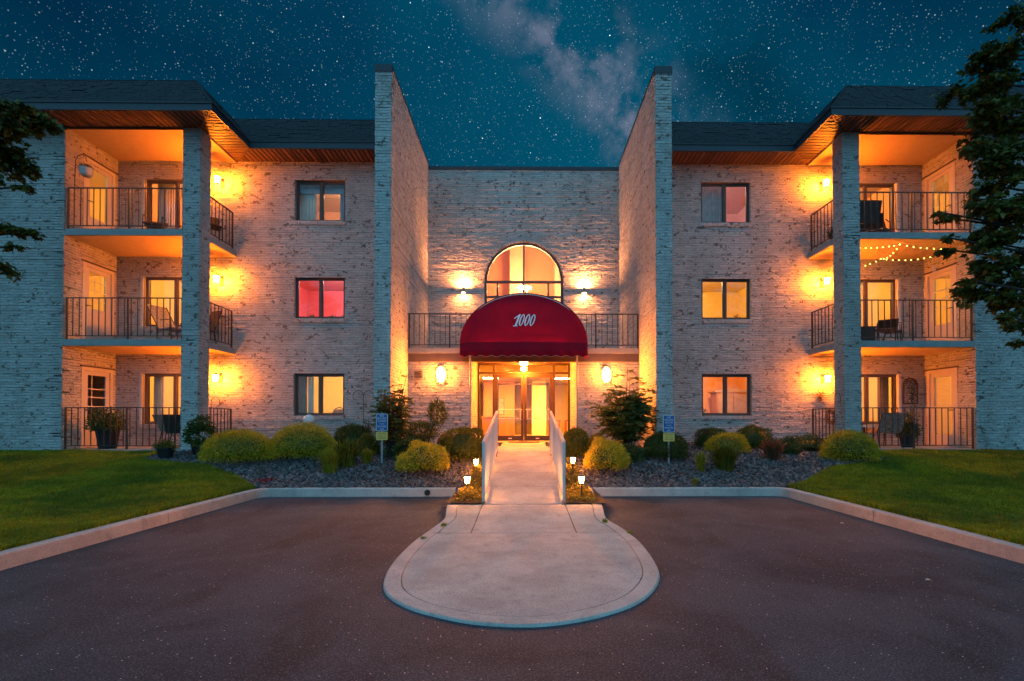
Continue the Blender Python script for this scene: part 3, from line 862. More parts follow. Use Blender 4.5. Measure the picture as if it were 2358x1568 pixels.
# soffit slats, fascia and mansard
OV = 0.72
for s in (-1, 1):
    EX = XC0-OV; EY = YC-OV; WY = YW-OV         # eave lines
    # slat under the wing eave (run front to back)
    x = XF1+.01
    while x < XC0-.02:
        y0 = WY+.02; y1 = YW-.012
        if x > EX: y0 = WY+.02+(x-EX)
        if y1-y0 > .05:
            mb = MB(); mb.box(s*x, s*(x+.094), y0, y1, ZS-.016, ZS+.006); mb.build('soffit_slat', M['soffit'], B)
        x += .13
    # slats under the inner side of the balcony eave (run sideways)
    y = EY+.02
    while y < YW-.06:
        a = EX+.02; b = XC0-.013
        if y < YC: b = min(b, EX+(y-EY)) - .01
        if y > WY: a = max(a, EX+(y-WY)) + .03
        if b-a > .05:
            mb = MB(); mb.box(s*a, s*b, y, y+.094, ZS-.016, ZS+.006); mb.build('soffit_slat', M['soffit'], B)
        y += .13
    # slats under the front eave
    x = EX+.02
    while x < 14.6:
        y0, y1 = EY+.02, YC-.013
        if x < XC0: y1 = min(y1, EY+(x-EX)-.01) if False else YC-.013
        if x < XC0: y0, y1 = EY+.02, EY+(x-EX)-.02
        if y1-y0 > .05:
            mb = MB(); mb.box(s*x, s*(x+.094), y0, y1, ZS-.016, ZS+.006); mb.build('soffit_slat', M['soffit'], B)
        x += .13
    mb = MB()
    mb.box(s*XF1, s*EX, WY, YW, ZS+.008, ZS+.03); mb.box(s*EX, s*XC0, EY, YW, ZS+.008, ZS+.03); mb.box(s*XC0, s*XEND, EY, YC, ZS+.008, ZS+.03)
    mb.build('soffit_board', M['roof_base'], B)
    mb = MB()
    for a, b in (((EX, EY), (XC0, YC)), ((EX, WY), (XC0, YW))):
        mb = MB()
        p, q = Vector((s*a[0], a[1], ZS-.022)), Vector((s*b[0], b[1], ZS-.022)); t = (q-p).normalized(); nn = Vector((-t.y, t.x, 0))*.02
        mb.prism([p-nn, p+nn, q+nn, q-nn], (0, 0, .012))
        mb.build('mitre_trim', M['soffit'], B)
    # fascia boards
    mb = MB(); mb.box(s*XF1, s*(EX-.0), WY-.03, WY+.018, ZS-.03, ZF-.02); mb.build('fascia', M['fascia'], B)
    mb = MB(); mb.box(s*(EX-.03), s*(EX+.018), EY-.03, WY-.031, ZS-.03, ZF-.02); mb.build('fascia', M['fascia'], B)
    mb = MB(); mb.box(s*(EX+.019), s*XEND, EY-.03, EY+.018, ZS-.03, ZF-.02); mb.build('fascia', M['fascia'], B)
    mb = MB()
    mb.box(s*XF1, s*(EX-.05), WY-.05, WY+.02, ZF-.019, ZF+.012); mb.box(s*(EX-.05), s*(EX+.02), EY-.05, WY-.0505, ZF-.019, ZF+.012); mb.box(s*(EX+.021), s*XEND, EY-.05, EY+.02, ZF-.019, ZF+.012)
    mb.build('drip_edge', M['drip'], B)
    # mansard planes
    IN = 1.05; dz = ZM-ZF; sl = math.hypot(IN, dz)
    root = MB()
    root.v = [(s*XF1, WY, ZF), (s*EX, WY, ZF), (s*(EX+IN), WY+IN, ZM), (s*XF1, WY+IN, ZM), (s*EX, EY, ZF), (s*(EX+IN), EY+IN, ZM), (s*XEND, EY, ZF), (s*XEND, EY+IN, ZM), (s*XEND, 30, ZM), (s*XF1, 30, ZM)]
    for q in ((0, 1, 2, 3), (1, 4, 5, 2), (4, 6, 7, 5)): root.face(q)
    root.face((3, 2, 5, 7, 8, 9))
    roof = root.build('roof', M['roof_base'], B)
    cs, sn = IN/sl, dz/sl
    kw = dict(du=.30, dv=.135, gap=.006, th=.026, jd=.008, stagger=2, vgap=0.0)
    tiles('shingle', 'shingles', M['shingle'], roof, (s*XF1, WY, ZF), (s, 0, 0), (0, cs, sn), (0, -sn, cs), EX-XF1+IN, sl, urange=lambda v: (0, EX-XF1+v*cs), n_ind=40, **kw)
    tiles('shingle', 'shingles', M['shingle'], roof, (s*EX, WY, ZF), (0, -1, 0), (s*cs, 0, sn), (-s*sn, 0, cs), WY-EY, sl, urange=lambda v: (-v*cs, WY-EY-v*cs), n_ind=20, **kw)
    tiles('shingle', 'shingles', M['shingle'], roof, (s*EX, EY, ZF), (s, 0, 0), (0, cs, sn), (0, -sn, cs), XEND-EX, sl, urange=lambda v: (v*cs, XEND-EX), n_ind=85, **kw)
    mb = MB()
    mb.tube([(s*EX, EY, ZF+.02), (s*(EX+IN), EY+IN, ZM+.02)], .035, 6)
    mb.box(s*XF1, s*(EX+IN), WY+IN-.03, WY+IN+.05, ZM-.01, ZM+.025); mb.box(s*(EX+IN), s*XEND, EY+IN-.03, EY+IN+.05, ZM-.01, ZM+.025); mb.box(s*(EX+IN-.03), s*(EX+IN+.05), EY+IN, WY+IN, ZM-.01, ZM+.025)
    mb.build('ridge_cap', M['shingle'], roof)
mb = MB(); mb.box(-XF0, XF0, YU+.28, 30, 9.40, 9.46); mb.box(-XEND, XEND, 29.8, 30, 0, 9.4); mb.box(-XEND, -XEND+.2, YC+.3, 29.8, 0, 8.8); mb.box(XEND-.2, XEND, YC+.3, 29.8, 0, 8.8)
mb.build('rear_wall', M['brick'], B)

# railings: part > baluster
def railing(p0, p1, z, h, n, posts=(), bot=.08, post_down=0.0, ends=True, name='railing', rail_mat=None, bar=.0085):
    rm = rail_mat or M['rail']
    p0, p1 = Vector((*p0, 0)), Vector((*p1, 0)); t = (p1-p0).normalized(); q = Vector((-t.y, t.x, 0))
    mb = MB()
    def beam(a, b, za, zb, wd):
        A, C_ = p0+t*a, p0+t*b
        mb.prism([A-q*wd+Vector((0, 0, za)), C_-q*wd+Vector((0, 0, za)), C_-q*wd+Vector((0, 0, zb)), A-q*wd+Vector((0, 0, zb))], q*2*wd)
    L = (p1-p0).length
    beam(0, L, z+h-.022, z+h, .019)
    r = mb.build(name, rm, B)
    mb = MB(); beam(0, L, z+bot, z+bot+.020, .011); mb.build('bottom_rail', rm, r)
    ps = ([0.015] if ends else [])+list(posts)+([L-.015] if ends else [])
    for a in ps:
        mb = MB()
        A = p0+t*a
        mb.box(A.x-.017, A.x+.017, A.y-.017, A.y+.017, z+post_down, z+h-.0225); mb.build('post', rm, r)
    me = None
    step = L/n
    for i in range(n+1):
        a = i*step
        if any(abs(a-x) < .035 for x in ps) or a < .01 or a > L-.01: continue
        A = p0+t*a
        if me is None:
            m2 = MB(); m2.box(-bar, bar, -bar, bar, z+bot+.0205, z+h-.0225)
            me = bpy.data.meshes.new('baluster'); me.from_pydata(m2.v, [], m2.f); me.materials.append(rm)
        o = bpy.data.objects.new('baluster', me); COL.objects.link(o); o.parent = r
        o.location = A-off(r)
    return r
for s in (-1, 1):
    for f in FL:
        railing((s*(XC1+.005), YC+.05), (s*(XO-.04), YC+.05), f, 1.05, 18, posts=(1.36,))
        railing((s*(XC0+.06), YC+.42), (s*(XC0+.06), YW-.10), f, 1.05, 7)
railing((-XF0+.02, YE+.02), (XF0-.02, YE+.02), 3.34, .93, 44, posts=(1.09, 3.04, 4.98), bar=.007)

# ------------------------------------------------------------------ windows, doors and rooms
def wall_room(x0, x1, y0, y1, z0, z1, mats, open_side, name='room'):
    """interior shell of a room; the side towards the window is left to the outer wall"""
    mb = MB(); t = .05
    x0, x1 = min(x0, x1), max(x0, x1)
    mb.box(x0-t, x1+t, y0, y1+t, z0-t, z0-.002, 1)
    mb.box(x0-t, x1+t, y0, y1+t, z1, z1+t, 2)
    if open_side != 'xm': mb.box(x0-t, x0, y0, y1+t, z0, z1, 0)
    if open_side != 'xp': mb.box(x1, x1+t, y0, y1+t, z0, z1, 0)
    mb.box(x0, x1, y1, y1+t, z0, z1, 0)
    if open_side in ('xm', 'xp'): mb.box(x0, x1, y0-t, y0-.001, z0, z1, 0)
    return mb.build(name, mats, B)

def window(s, x0, x1, z0, z1, y=YW, white_jamb=False, mull=None, sill=True):
    x0, x1 = s*x0, s*x1
    if x0 > x1: x0, x1 = x1, x0
    yf = y+.09; d = .06; t = .045
    mull = .5*(x0+x1) if mull is None else mull
    mb = MB()
    mb.box(x0, x1, yf, yf+d, z1-t, z1); mb.box(x0, x1, yf, yf+d, z0, z0+t)
    mb.box(x0, x0+t, yf, yf+d, z0+t, z1-t); mb.box(x1-t, x1, yf, yf+d, z0+t, z1-t)
    mb.box(mull-.035, mull+.035, yf-.012, yf+d, z0+t, z1-t)
    for a, b in ((x0+t, mull-.035), (mull+.035, x1-t)):     # sashes
        mb.box(a, b, yf+.012, yf+.05, z1-t-.03, z1-t-.001); mb.box(a, b, yf+.012, yf+.05, z0+t+.001, z0+t+.03)
        mb.box(a+.0005, a+.025, yf+.0125, yf+.0495, z0+t+.031, z1-t-.031); mb.box(b-.025, b-.0005, yf+.0125, yf+.0495, z0+t+.031, z1-t-.031)
    fr = mb.build('window', M['bronze'], B)
    for a, b in ((x0+t, mull-.035), (mull+.035, x1-t)):
        mb = MB(); mb.box(a+.024, b-.024, yf+.028, yf+.034, z0+t+.029, z1-t-.029); mb.build('pane', M['glass'], fr)
    # inner reveal
    mb = MB(); ri = y+.285
    mb.box(x0-.03, x0, yf+d, ri, z0-.03, z1+.03); mb.box(x1, x1+.03, yf+d, ri, z0-.03, z1+.03)
    mb.build('reveal', M['white_trim'], fr)
    if sill:
        mb = MB(); xx = x0-.04
        while xx < x1+.03: mb.box(xx, min(xx+.088, x1+.04), y-.042, y+.09, z0-.105, z0-.003); xx += .098
        o = mb.build('brick_sill', M['brick'], fr)
        o['kind'] = 'stuff'
    if white_jamb:
        mb = MB(); xa = x0 if abs(x0) > abs(x1) else x1; sg = 1 if xa < 0 else -1
        mb.box(xa-.001, xa+sg*-.075, y-.012, y+.09, z0-.01, z1+.01); mb.build('jamb_trim', M['white_trim'], fr)
    return fr

LAMPM = {}
def lamp_mat(col, st):
    key = (col, st)
    if key not in LAMPM: LAMPM[key] = emit('lit_glass', col, st)
    return LAMPM[key]

def ceiling_lamp(x, y, z, col, st, label, r=.13, group='lamps glowing inside the rooms', drop=.12, flat=.5):
    t = thing('ceiling_lamp', label, 'ceiling lamp', (x, y, z), group)
    mb = MB(); mb.lathe((x, y, z-.03), [(.06, 0), (.07, .015), (.07, .029)], 12); mb.build('ceiling_rose', M['white_trim'], t)
    mb = MB(); mb.ball((x, y, z-.035-r*flat), r, r, r*flat, 14, 8); mb.build('lamp_shade', lamp_mat(tuple(.86*c_+.14 for c_ in col), st*14), t, smooth=True)
    return t

def rmat(name, c): return plain(name, c, 0.8, var=0.03)
OR = (1.0, .42, .10)
PEACH = rmat('peach_wall', (.75, .42, .22)); YEL = rmat('yellow_wall', (.80, .58, .16)); PINK = rmat('pink_wall', (.80, .22, .24)); ORA = rmat('orange_wall', (.78, .38, .12))
PALE = rmat('pale_pink_wall', (.72, .46, .42)); CREAM = rmat('cream_ceiling', (.78, .66, .46)); FLOOR = rmat('room_floor', (.34, .20, .10)); PINKC = rmat('pink_ceiling', (.80, .42, .42))
# key: (side, floor) -> walls, ceiling, light colour, lamp x (fraction), strength
ROOM = {(-1, 2): (PEACH, CREAM, (1, .55, .25), .28, 26), (-1, 1): (PINK, PINKC, (1, .38, .34), .30, 34), (-1, 0): (YEL, CREAM, (1, .62, .22), .7, 34),
        (1, 2): (PALE, PALE, (1, .50, .36), .2, 24), (1, 1): (YEL, CREAM, (1, .52, .10), .12, 40), (1, 0): (ORA, ORA, (1, .48, .14), .6, 30)}
FLN = ('ground', 'middle', 'top')
SN = {-1: 'left', 1: 'right'}
for s in (-1, 1):
    for fi, f in enumerate(FL):
        window(s, WX0, WX1, f+.86, f+HEAD)
        wm, cm, lc, lx, st = ROOM[(s, fi)]
        x0, x1 = s*4.0, s*7.5
        if x0 > x1: x0, x1 = x1, x0
        wall_room(x0, x1, YW+.285, YW+3.2, f, f+2.48, [wm, FLOOR, cm], 'y')
        lxx = s*(WX0+lx*(WX1-WX0))
        cl_ = {(-1, 2): 'small bright globe lamp seen in the top window with grey curtains', (-1, 1): 'glowing ceiling lamp in the pink lit middle room', (-1, 0): 'lamp lighting the yellow ground floor room by the globe post',
               (1, 2): 'lamp behind the top window of the pale pink room', (1, 1): 'bright ceiling lamp in the amber middle room', (1, 0): 'lamp lighting the orange room with the tall cabinet'}[(s, fi)]
        ceiling_lamp(lxx, YW+1.3, f+2.48, lc, st, cl_)
        # balcony room
        window(s, BX0, BX1, f+.62, f+HEAD, white_jamb=True, mull=s*9.85)
        a0, a1 = s*8.1, s*11.2
        if a0 > a1: a0, a1 = a1, a0
        wall_room(a0, a1, YW+.285, YW+2.8, f, f+2.48, [YEL if fi != 2 else ORA, FLOOR, CREAM], 'y')
        ceiling_lamp(s*9.6, YW+1.5, f+2.48, (1, .50, .12), 26, f'lamp inside the {FLN[fi]} floor balcony room on the {"basket" if s < 0 else "string light"} side', r=.13)
        # room behind the side door
        b0, b1 = s*(XO+.285), s*(XO+2.6)
        b0, b1 = (b0, b1) if s > 0 else (b1, b0)
        wall_room(b0, b1, YC+.33, YW+1.5, f, f+2.48, [YEL, FLOOR, CREAM], 'xm' if s > 0 else 'xp')
        if not (s < 0 and fi == 0):
            ceiling_lamp(s*(XO+1.3), 13.5, f+2.48, (1, .50, .10), 26, f'lamp behind the {FLN[fi]} floor side door on the {"basket" if s < 0 else "string light"} side', r=.13)

# side doors on the balconies: frame > leaf, handle, glazing bars
def side_door(s, f, style):
    X = s*XO
    mb = MB(); z0, z1 = f+.01, f+2.12
    xa, xb = X-s*.012, X+s*.07
    mb.box(xa, xb, DY0, DY0+.09, z0, z1); mb.box(xa, xb, DY1-.09, DY1, z0, z1); mb.box(xa, xb, DY0+.09, DY1-.09, z1-.09, z1)
    d = mb.build('door', M['door'], B)
    y0, y1 = DY0+.09, DY1-.09; gz0, gz1 = f+(.35 if style == 'blind' else .95 if style == 'grid' else .62), f+1.92
    gy0, gy1 = y0+.13, y1-.12
    mb = MB(); la, lb = X+s*.02, X+s*.06
    mb.box(la, lb, y0+.002, gy0, f+.012, z1-.092); mb.box(la, lb, gy1, y1-.002, f+.012, z1-.092); mb.box(la, lb, gy0, gy1, f+.012, gz0); mb.box(la, lb, gy0, gy1, gz1, z1-.092)
    leaf = mb.build('door_leaf', M['door'], d)
    mb = MB(); mb.box(X+s*.036, X+s*.044, gy0, gy1, gz0, gz1); mb.build('pane', M['glass'], d)
    mb = MB()
    if style == 'grid':
        for k in (1, 2): yy = gy0+(gy1-gy0)*k/3; mb.box(X+s*.030, X+s*.0355, yy-.009, yy+.009, gz0, gz1)
        for k in (1, 2, 3): zz = gz0+(gz1-gz0)*k/4; mb.box(X+s*.0302, X+s*.0353, gy0, gy1, zz-.009, zz+.009)
    elif style == 'storm':
        for k in (0.36, 0.55, .72): zz = gz0+(gz1-gz0)*k; mb.box(X+s*.0302, X+s*.0353, gy0, gy1, zz-.014, zz+.014)
        mb.box(X+s*.0300, X+s*.0357, gy0+.12, gy0+.145, gz0, gz1)
    elif style == 'blind':
        zz = gz0+.03
        while zz < gz1-.02: mb.box(X+s*.060, X+s*.078, gy0+.10, gy1, zz, zz+.022); zz += .038
        mb.box(X+s*.0302, X+s*.0353, gy0, gy1, f+1.10, f+1.13)
    mb.build('slats' if style == 'blind' else 'glazing_bars', M['white_trim'], d)
    mb = MB(); mb.tube([(X+s*.02, DY0+.15, f+1.0), (X-s*.035, DY0+.15, f+1.0), (X-s*.04, DY0+.24, f+1.0)], .012, 8); mb.build('handle', M['black'], d)
    mb = MB(); mb.box(X-s*.035, X+s*.0, DY0-.05, DY1+.05, f+2.125, f+2.16); mb.build('drip_cap', M['bronze'], d)
DS = {(-1, 2): 'plain', (-1, 1): 'grid', (-1, 0): 'storm', (1, 2): 'grid', (1, 1): 'storm', (1, 0): 'blind'}
for (s, fi), st in DS.items(): side_door(s, FL[fi], st)

# arched window over the entrance
mb = MB()
def arc_band(mb, r0, r1, y0, y1, zc, k=36):
    for i in range(k):
        t0, t1 = PI*i/k, PI*(i+1)/k
        mb.prism([(r*math.cos(t), y0, zc+r*math.sin(t)) for r, t in ((r0, t0), (r0, t1), (r1, t1), (r1, t0))], (0, y1-y0, 0))
yf = YU+.05
arc_band(mb, AR-.075, AR-.002, yf, yf+.08, AZ)
mb.box(-AR, -AR+.075, yf, yf+.08, 3.36, AZ); mb.box(AR-.075, AR, yf, yf+.08, 3.36, AZ)
mb.box(-AR+.075, AR-.075, yf-.003, yf+.08, AZ-.04, AZ+.03)
mb.box(-AR+.075, AR-.075, yf-.001, yf+.08, 5.38, 5.44); mb.box(-AR+.075, AR-.075, yf-.001, yf+.08, 4.6, 4.66); mb.box(-AR+.075, AR-.075, yf, yf+.08, 3.36, 3.46)
mb.box(-.03, .03, yf+.002, yf+.078, AZ+.03, AZ+AR-.07)
for x in (-.85, 0, .79): mb.box(x-.03, x+.03, yf+.002, yf+.078, 3.46, AZ-.04)
aw = mb.build('window', M['bronze'], B)
pts = [(-AR+.07, yf+.03, AZ+.03)]+[((AR-.075)*math.cos(t), yf+.03, AZ+(AR-.075)*math.sin(t)) for t in np.linspace(PI-.03, .03, 30)]+[(AR-.07, yf+.03, AZ+.03)]
L_ = [p for p in pts if p[0] < -.03]+[(-.03, yf+.03, AZ+AR-.08), (-.03, yf+.03, AZ+.03)]
R_ = [(.03, yf+.03, AZ+.03), (.03, yf+.03, AZ+AR-.08)]+[p for p in pts if p[0] > .03]
for q in (L_, R_):
    mb = MB(); mb.prism(q, (0, .006, 0)); mb.build('pane', M['glass'], aw)
for z0, z1 in ((5.44, AZ-.04), (4.66, 5.38), (3.46, 4.6)):
    for a, b in ((-AR+.075, -.88), (-.82, -.03), (.03, .76), (.82, AR-.075)):
        mb = MB(); mb.box(a, b, yf+.03, yf+.036, z0, z1); mb.build('pane', M['glass'], aw)
HALL = rmat('hall_wall', (.76, .44, .20)); HALLC = rmat('hall_ceiling', (.78, .58, .36))
wall_room(-2.6, 2.6, YU+.285, YU+4.6, 3.42, 8.9, [HALL, FLOOR, HALLC], 'y')
mb = MB(); mb.box(-.55, .05, YU+3.4, YU+4.58, 3.42, 8.88); mb.box(1.2, 1.9, YU+2.6, YU+4.58, 3.42, 8.88); mb.build('interior_pier', HALLC, B)
# chandelier in the hall
t = thing('chandelier', 'small glass chandelier hanging in the arched window above the awning', 'chandelier', (.03, YU+1.9, 5.9))
mb = MB(); mb.tube([(.03, YU+1.9, 8.88), (.03, YU+1.9, 6.35)], .008, 6); mb.build('chain', M['bronze'], t)
mb = MB()
for k in range(6):
    a = 2*PI*k/6; mb.tube([(.03, YU+1.9, 6.12), (.03+.13*math.cos(a), YU+1.9+.13*math.sin(a), 6.05), (.03+.19*math.cos(a), YU+1.9+.19*math.sin(a), 6.14)], .008, 6)
mb.tube([(.03, YU+1.9, 6.05), (.03, YU+1.9, 6.36)], .014, 8); mb.build('arm', M['bronze'], t)
for k in range(6):
    a = 2*PI*k/6; mb = MB(); mb.ball((.03+.19*math.cos(a), YU+1.9+.19*math.sin(a), 6.20), .042, n=10, k=6); mb.build('bulb', lamp_mat((1, .40, .15), 2100), t, smooth=True)

# storefront and lobby
zt = zr(YD)
SFX = 1.385
mb = MB(); yf = YD; d = .08
def fr(x0, x1, z0, z1, dy=0.0): mb.box(x0, x1, yf+dy, yf+d+dy, z0, z1)
fr(-SFX, -SFX+.06, zt, 3.148); fr(SFX-.06, SFX, zt, 3.148); fr(-SFX+.06, SFX-.06, 3.085, 3.148)
fr(-SFX+.06, SFX-.06, 2.82, 2.875, .001)
for x in (-.90, .90): fr(x-.035, x+.035, zt, 2.82, .002)
for x in (-.90, .90): fr(x-.035, x+.035, 2.875, 3.085, .002)
for a, b in ((-SFX+.06, -.935), (.935, SFX-.06)): fr(a, b, zt, zt+.10, .003)
sf = mb.build('storefront', M['dark_bronze'], B)
for a, b in ((-SFX+.06, -.935), (.935, SFX-.06)):
    mb = MB(); mb.box(a, b, yf+.035, yf+.041, zt+.10, 2.82); mb.build('pane', M['glass'], sf)
    mb = MB(); mb.box(a, b, yf+.035, yf+.041, 2.875, 3.085); mb.build('pane', M['glass'], sf)
mb = MB(); mb.box(-.865, .865, yf+.035, yf+.041, 2.875, 3.085); mb.build('pane', M['glass'], sf)
for s in (-1, 1):
    mb = MB()
    def dbx(a, b, z0, z1, dy=0): mb.box(s*a, s*b, yf+.01+dy, yf+.06+dy, z0, z1)
    dbx(.004, .085, zt+.012, 2.81); dbx(.775, .862, zt+.012, 2.81); dbx(.085, .775, 2.71, 2.81); dbx(.085, .775, zt+.012, zt+.17)
    dr = mb.build('door', M['dark_bronze'], B)
    mb = MB(); mb.box(s*.085, s*.775, yf+.032, yf+.038, zt+.17, 2.71); mb.build('pane', M['glass'], dr)
    mb = MB(); mb.tube([(s*.06, yf+.012, 1.75), (s*.10, yf-.05, 1.74), (s*.10, yf-.05, 1.45), (s*.06, yf+.012, 1.44)], .012, 8)
    mb.box(s*.085, s*.775, yf-.006, yf+.008, 1.475, 1.495); mb.box(s*.085, s*.775, yf-.006, yf+.008, 1.745, 1.765)
    mb.build('handle', M['alu'], dr)
    mb = MB(); mb.box(s*.36, s*.46, yf+.006, yf+.0095, zt+.07, zt+.10); mb.build('kick_label', M['white_trim'], dr)
LOBW = rmat('lobby_wall', (.82, .66, .26)); LOBF = rmat('lobby_floor', (.62, .50, .28)); LOBC = rmat('lobby_ceiling', (.80, .66, .36)); ORW = rmat('orange_panel', (.70, .30, .10))
wall_room(-2.3, 2.3, YD+.09, 24, zt, 3.14, [LOBW, LOBF, LOBC], 'y')
mb = MB(); mb.box(-1.75, -.40, 21.5, 23.98, zt+.002, 3.13); mb.build('interior_partition', ORW, B)
mb = MB(); mb.box(.35, .95, 21, 23.98, zt+.002, 3.13); mb.build('interior_partition', LOBC, B)
# inner vestibule door frame
mb = MB()
for s in (-1, 1): mb.box(s*.84, s*.90, YD+1.8, YD+1.86, zt, 2.68); mb.box(s*1.95, s*2.0, YD+1.8, YD+1.86, zt, 3.13)
mb.box(-.90, .90, YD+1.8, YD+1.861, 2.62, 2.68); mb.build('vestibule_frame', M['bronze'], B)
for x, y, lb in ((-.45, 17.2, 'lit ceiling panel of the lobby nearest the left glass door'), (.75, 18.2, 'lit ceiling panel of the lobby behind the right glass door'), (1.55, 19.6, 'added ceiling panel brightening the lobby behind the right sidelight'), (-1.3, 19.4, 'lit ceiling panel above the reception desk')):  # third panel is an added light for the lobby behind the right sidelight
    t = thing('ceiling_panel_light', lb, 'ceiling light', (x, y, 3.13), 'lit panels on the lobby ceiling')
    mb = MB(); mb.box(x-.32, x+.32, y-.18, y+.18, 3.10, 3.135); mb.build('frame', M['white_trim'], t)
    mb = MB(); mb.box(x-.29, x+.29, y-.15, y+.15, 3.09, 3.0995); mb.build('diffuser', lamp_mat((1, .42, .08), 520), t)
t = thing('reception_desk', 'orange wooden desk standing inside the lobby behind the left door', 'desk', (-1.0, 18.6, zt))
mb = MB(); mb.box(-1.55, -.35, 18.4, 18.46, zt, zt+.75); mb.box(-1.55, -1.49, 18.46, 19.0, zt, zt+.75); mb.box(-.41, -.35, 18.46, 19.0, zt, zt+.75); mb.build('cabinet', M['wood'], t)
mb = MB(); mb.box(-1.60, -.30, 18.35, 19.05, zt+.751, zt+.79); mb.build('desk_top', ORW, t)
def picture(x, y, z, w_, h_, label, s_axis='y', col='picture'):
    t = thing('framed_picture', label, 'picture', (x, y, z))
    mb = MB(); f_ = .025
    if s_axis == 'y':
        mb.box(x-w_/2, x+w_/2, y-.02, y, z-h_/2, z+h_/2); mb.build('frame', M['bronze'], t)
        mb = MB(); mb.box(x-w_/2+f_, x+w_/2-f_, y-.024, y-.0205, z-h_/2+f_, z+h_/2-f_); mb.build('print', M[col], t)
    else:
        sg = 1 if x < 0 else -1
        mb.box(x, x+sg*.02, y-w_/2, y+w_/2, z-h_/2, z+h_/2); mb.build('frame', M['bronze'], t)
        mb = MB(); mb.box(x+sg*.0205, x+sg*.024, y-w_/2+f_, y+w_/2-f_, z-h_/2+f_, z+h_/2-f_); mb.build('print', M[col], t)
picture(-1.1, 21.49, 2.05, .50, .72, 'framed picture on the orange wall above the lobby desk')
picture(2.295, 17.0, 2.1, .8, .9, 'tall framed picture on the lobby wall inside the right sidelight', 'x')
picture(-2.295, 17.2, 2.1, .6, .8, 'small framed picture on the lobby wall inside the left sidelight', 'x')
for i, (x, y) in enumerate(((-1.75, 15.7), (1.55, 15.8), (1.15, 18.9))):
    t = thing('side_chair', ['orange wooden chair inside the left sidelight of the entrance', 'wooden side table inside the right sidelight of the entrance', 'low wooden table deeper in the lobby right of the doors'][i], 'chair' if i == 0 else 'table', (x, y, zt))
    mb = MB(); mb.box(x-.24, x+.24, y-.22, y+.22, zt+.42 if i == 0 else zt+.60, zt+.46 if i == 0 else zt+.64); mb.build('seat' if i == 0 else 'table_top', M['wood'], t)
    for a in (-1, 1):
        for b in (-1, 1):
            mb = MB(); mb.box(x+a*.21-.02, x+a*.21+.02, y+b*.19-.02, y+b*.19+.02, zt, zt+.42 if i == 0 else zt+.60); mb.build('leg', M['wood'], t)
    if i == 0:
        mb = MB(); mb.box(x-.24, x+.24, y+.18, y+.22, zt+.465, zt+.92); mb.build('backrest', M['wood'], t)
# doormat
o = MB().box(-.45, .45, 14.15, 14.62, zr(14.4)+.006, zr(14.4)+.02).build('doormat', M['mat'], origin=(0, 14.4, zr(14.4))); tag(o, 'brown doormat lying before the glass double doors', 'doormat')
# surface lamp on the recess ceiling
t = thing('ceiling_lamp', 'round lit lamp under the entrance recess ceiling above the doors', 'ceiling lamp', (0, 14.0, 3.15))
MB().lathe((0, 14.0, 3.10), [(.10, 0), (.115, .01), (.115, .049)], 16).build('lamp_base', M['alu'], t)
MB().lathe((0, 14.0, 2.98), [(.05, 0), (.09, .02), (.105, .06), (.105, .119)], 16).build('lamp_shade', lamp_mat((1, .235, .02), 2800), t, smooth=True)

# ------------------------------------------------------------------ awning
t = thing('awning', 'burgundy arched canvas awning with the number 1000 over the entrance', 'awning', (0, 12.9, 3.03))
AX, AS, AH, AY0, AY1 = 1.62, 3.38, 1.29, 12.45, 13.04
def fy(x, z): 
    r2 = min(1, (x/AX)**2+((z-AS)/AH)**2) if z > AS else (x/AX)**2
    return AY0 - .10*(1-r2)+.02 + .05*max(0, (z-AS)/AH)
mb = MB(); nr, na = 10, 40
idx = [[None]*(na+1) for _ in range(nr+1)]
for i in range(nr+1):
    for j in range(na+1):
        a = PI*j/na; x = AX*i/nr*math.cos(a); z = AS+AH*i/nr*math.sin(a)
        idx[i][j] = len(mb.v); mb.v.append((x, fy(x, z), z))
for i in range(nr):
    for j in range(na): mb.face((idx[i][j], idx[i+1][j], idx[i+1][j+1], idx[i][j+1]))
# barrel
ring0 = idx[nr]; ring1 = []
for j in range(na+1):
    a = PI*j/na; ring1.append(len(mb.v)); mb.v.append((AX*math.cos(a), AY1, AS+AH*math.sin(a)))
for j in range(na): mb.face((ring0[j], ring1[j], ring1[j+1], ring0[j+1]))
mb.build('canopy', M['awning'], t, smooth=True)
# valance with scallops and soft folds
def valance(P, n, name, scal=True):
    mb = MB(); cols = []
    for i in range(n+1):
        u = i/n
        x = P[0][0]+(P[1][0]-P[0][0])*u; y = P[0][1]+(P[1][1]-P[0][1])*u
        fold = .010*math.sin(u*31)+.007*math.sin(u*53+1)
        zb = 3.035+(.022*math.cos(u*2*PI*12) if scal else 0)
        yy = fy(x, AS)-.004 if scal else y
        cols.append((x + (0 if scal else fold*.6), yy+(fold*.2 if scal else 0), zb, yy+(fold if scal else 0)))
    for (x, y, zb, yb2) in cols:
        mb.v += [(x, y, AS+.01), (x, y*.5+yb2*.5-(.012 if scal else 0), AS-.15), (x, yb2-(.018 if scal else 0), zb)]
        mb.v += [(x, y+.006, AS+.01), (x, y*.5+yb2*.5-(.006 if scal else 0), AS-.15), (x, yb2-(.012 if scal else 0), zb)]
    for i in range(n):
        b = i*6
        for j in (0, 1): mb.face((b+j, b+j+1, b+6+j+1, b+6+j)); mb.face((b+3+j, b+6+3+j, b+6+4+j, b+4+j))
        mb.face((b+2, b+5, b+11, b+8))
    o = mb.build(name, M['awning'], t, smooth=True)
    return [(c[0], c[3]-(.018 if scal else 0)-.003, c[2]) for c in cols], o
edge, vo = valance(((-AX, AY0), (AX, AY0)), 144, 'valance')
mb = MB(); mb.tube(edge, .006, 5); mb.build('piping', M['piping'], vo)
for s in (-1, 1): valance(((s*AX, AY0+.02), (s*AX, AY1)), 12, 'side_valance', False)
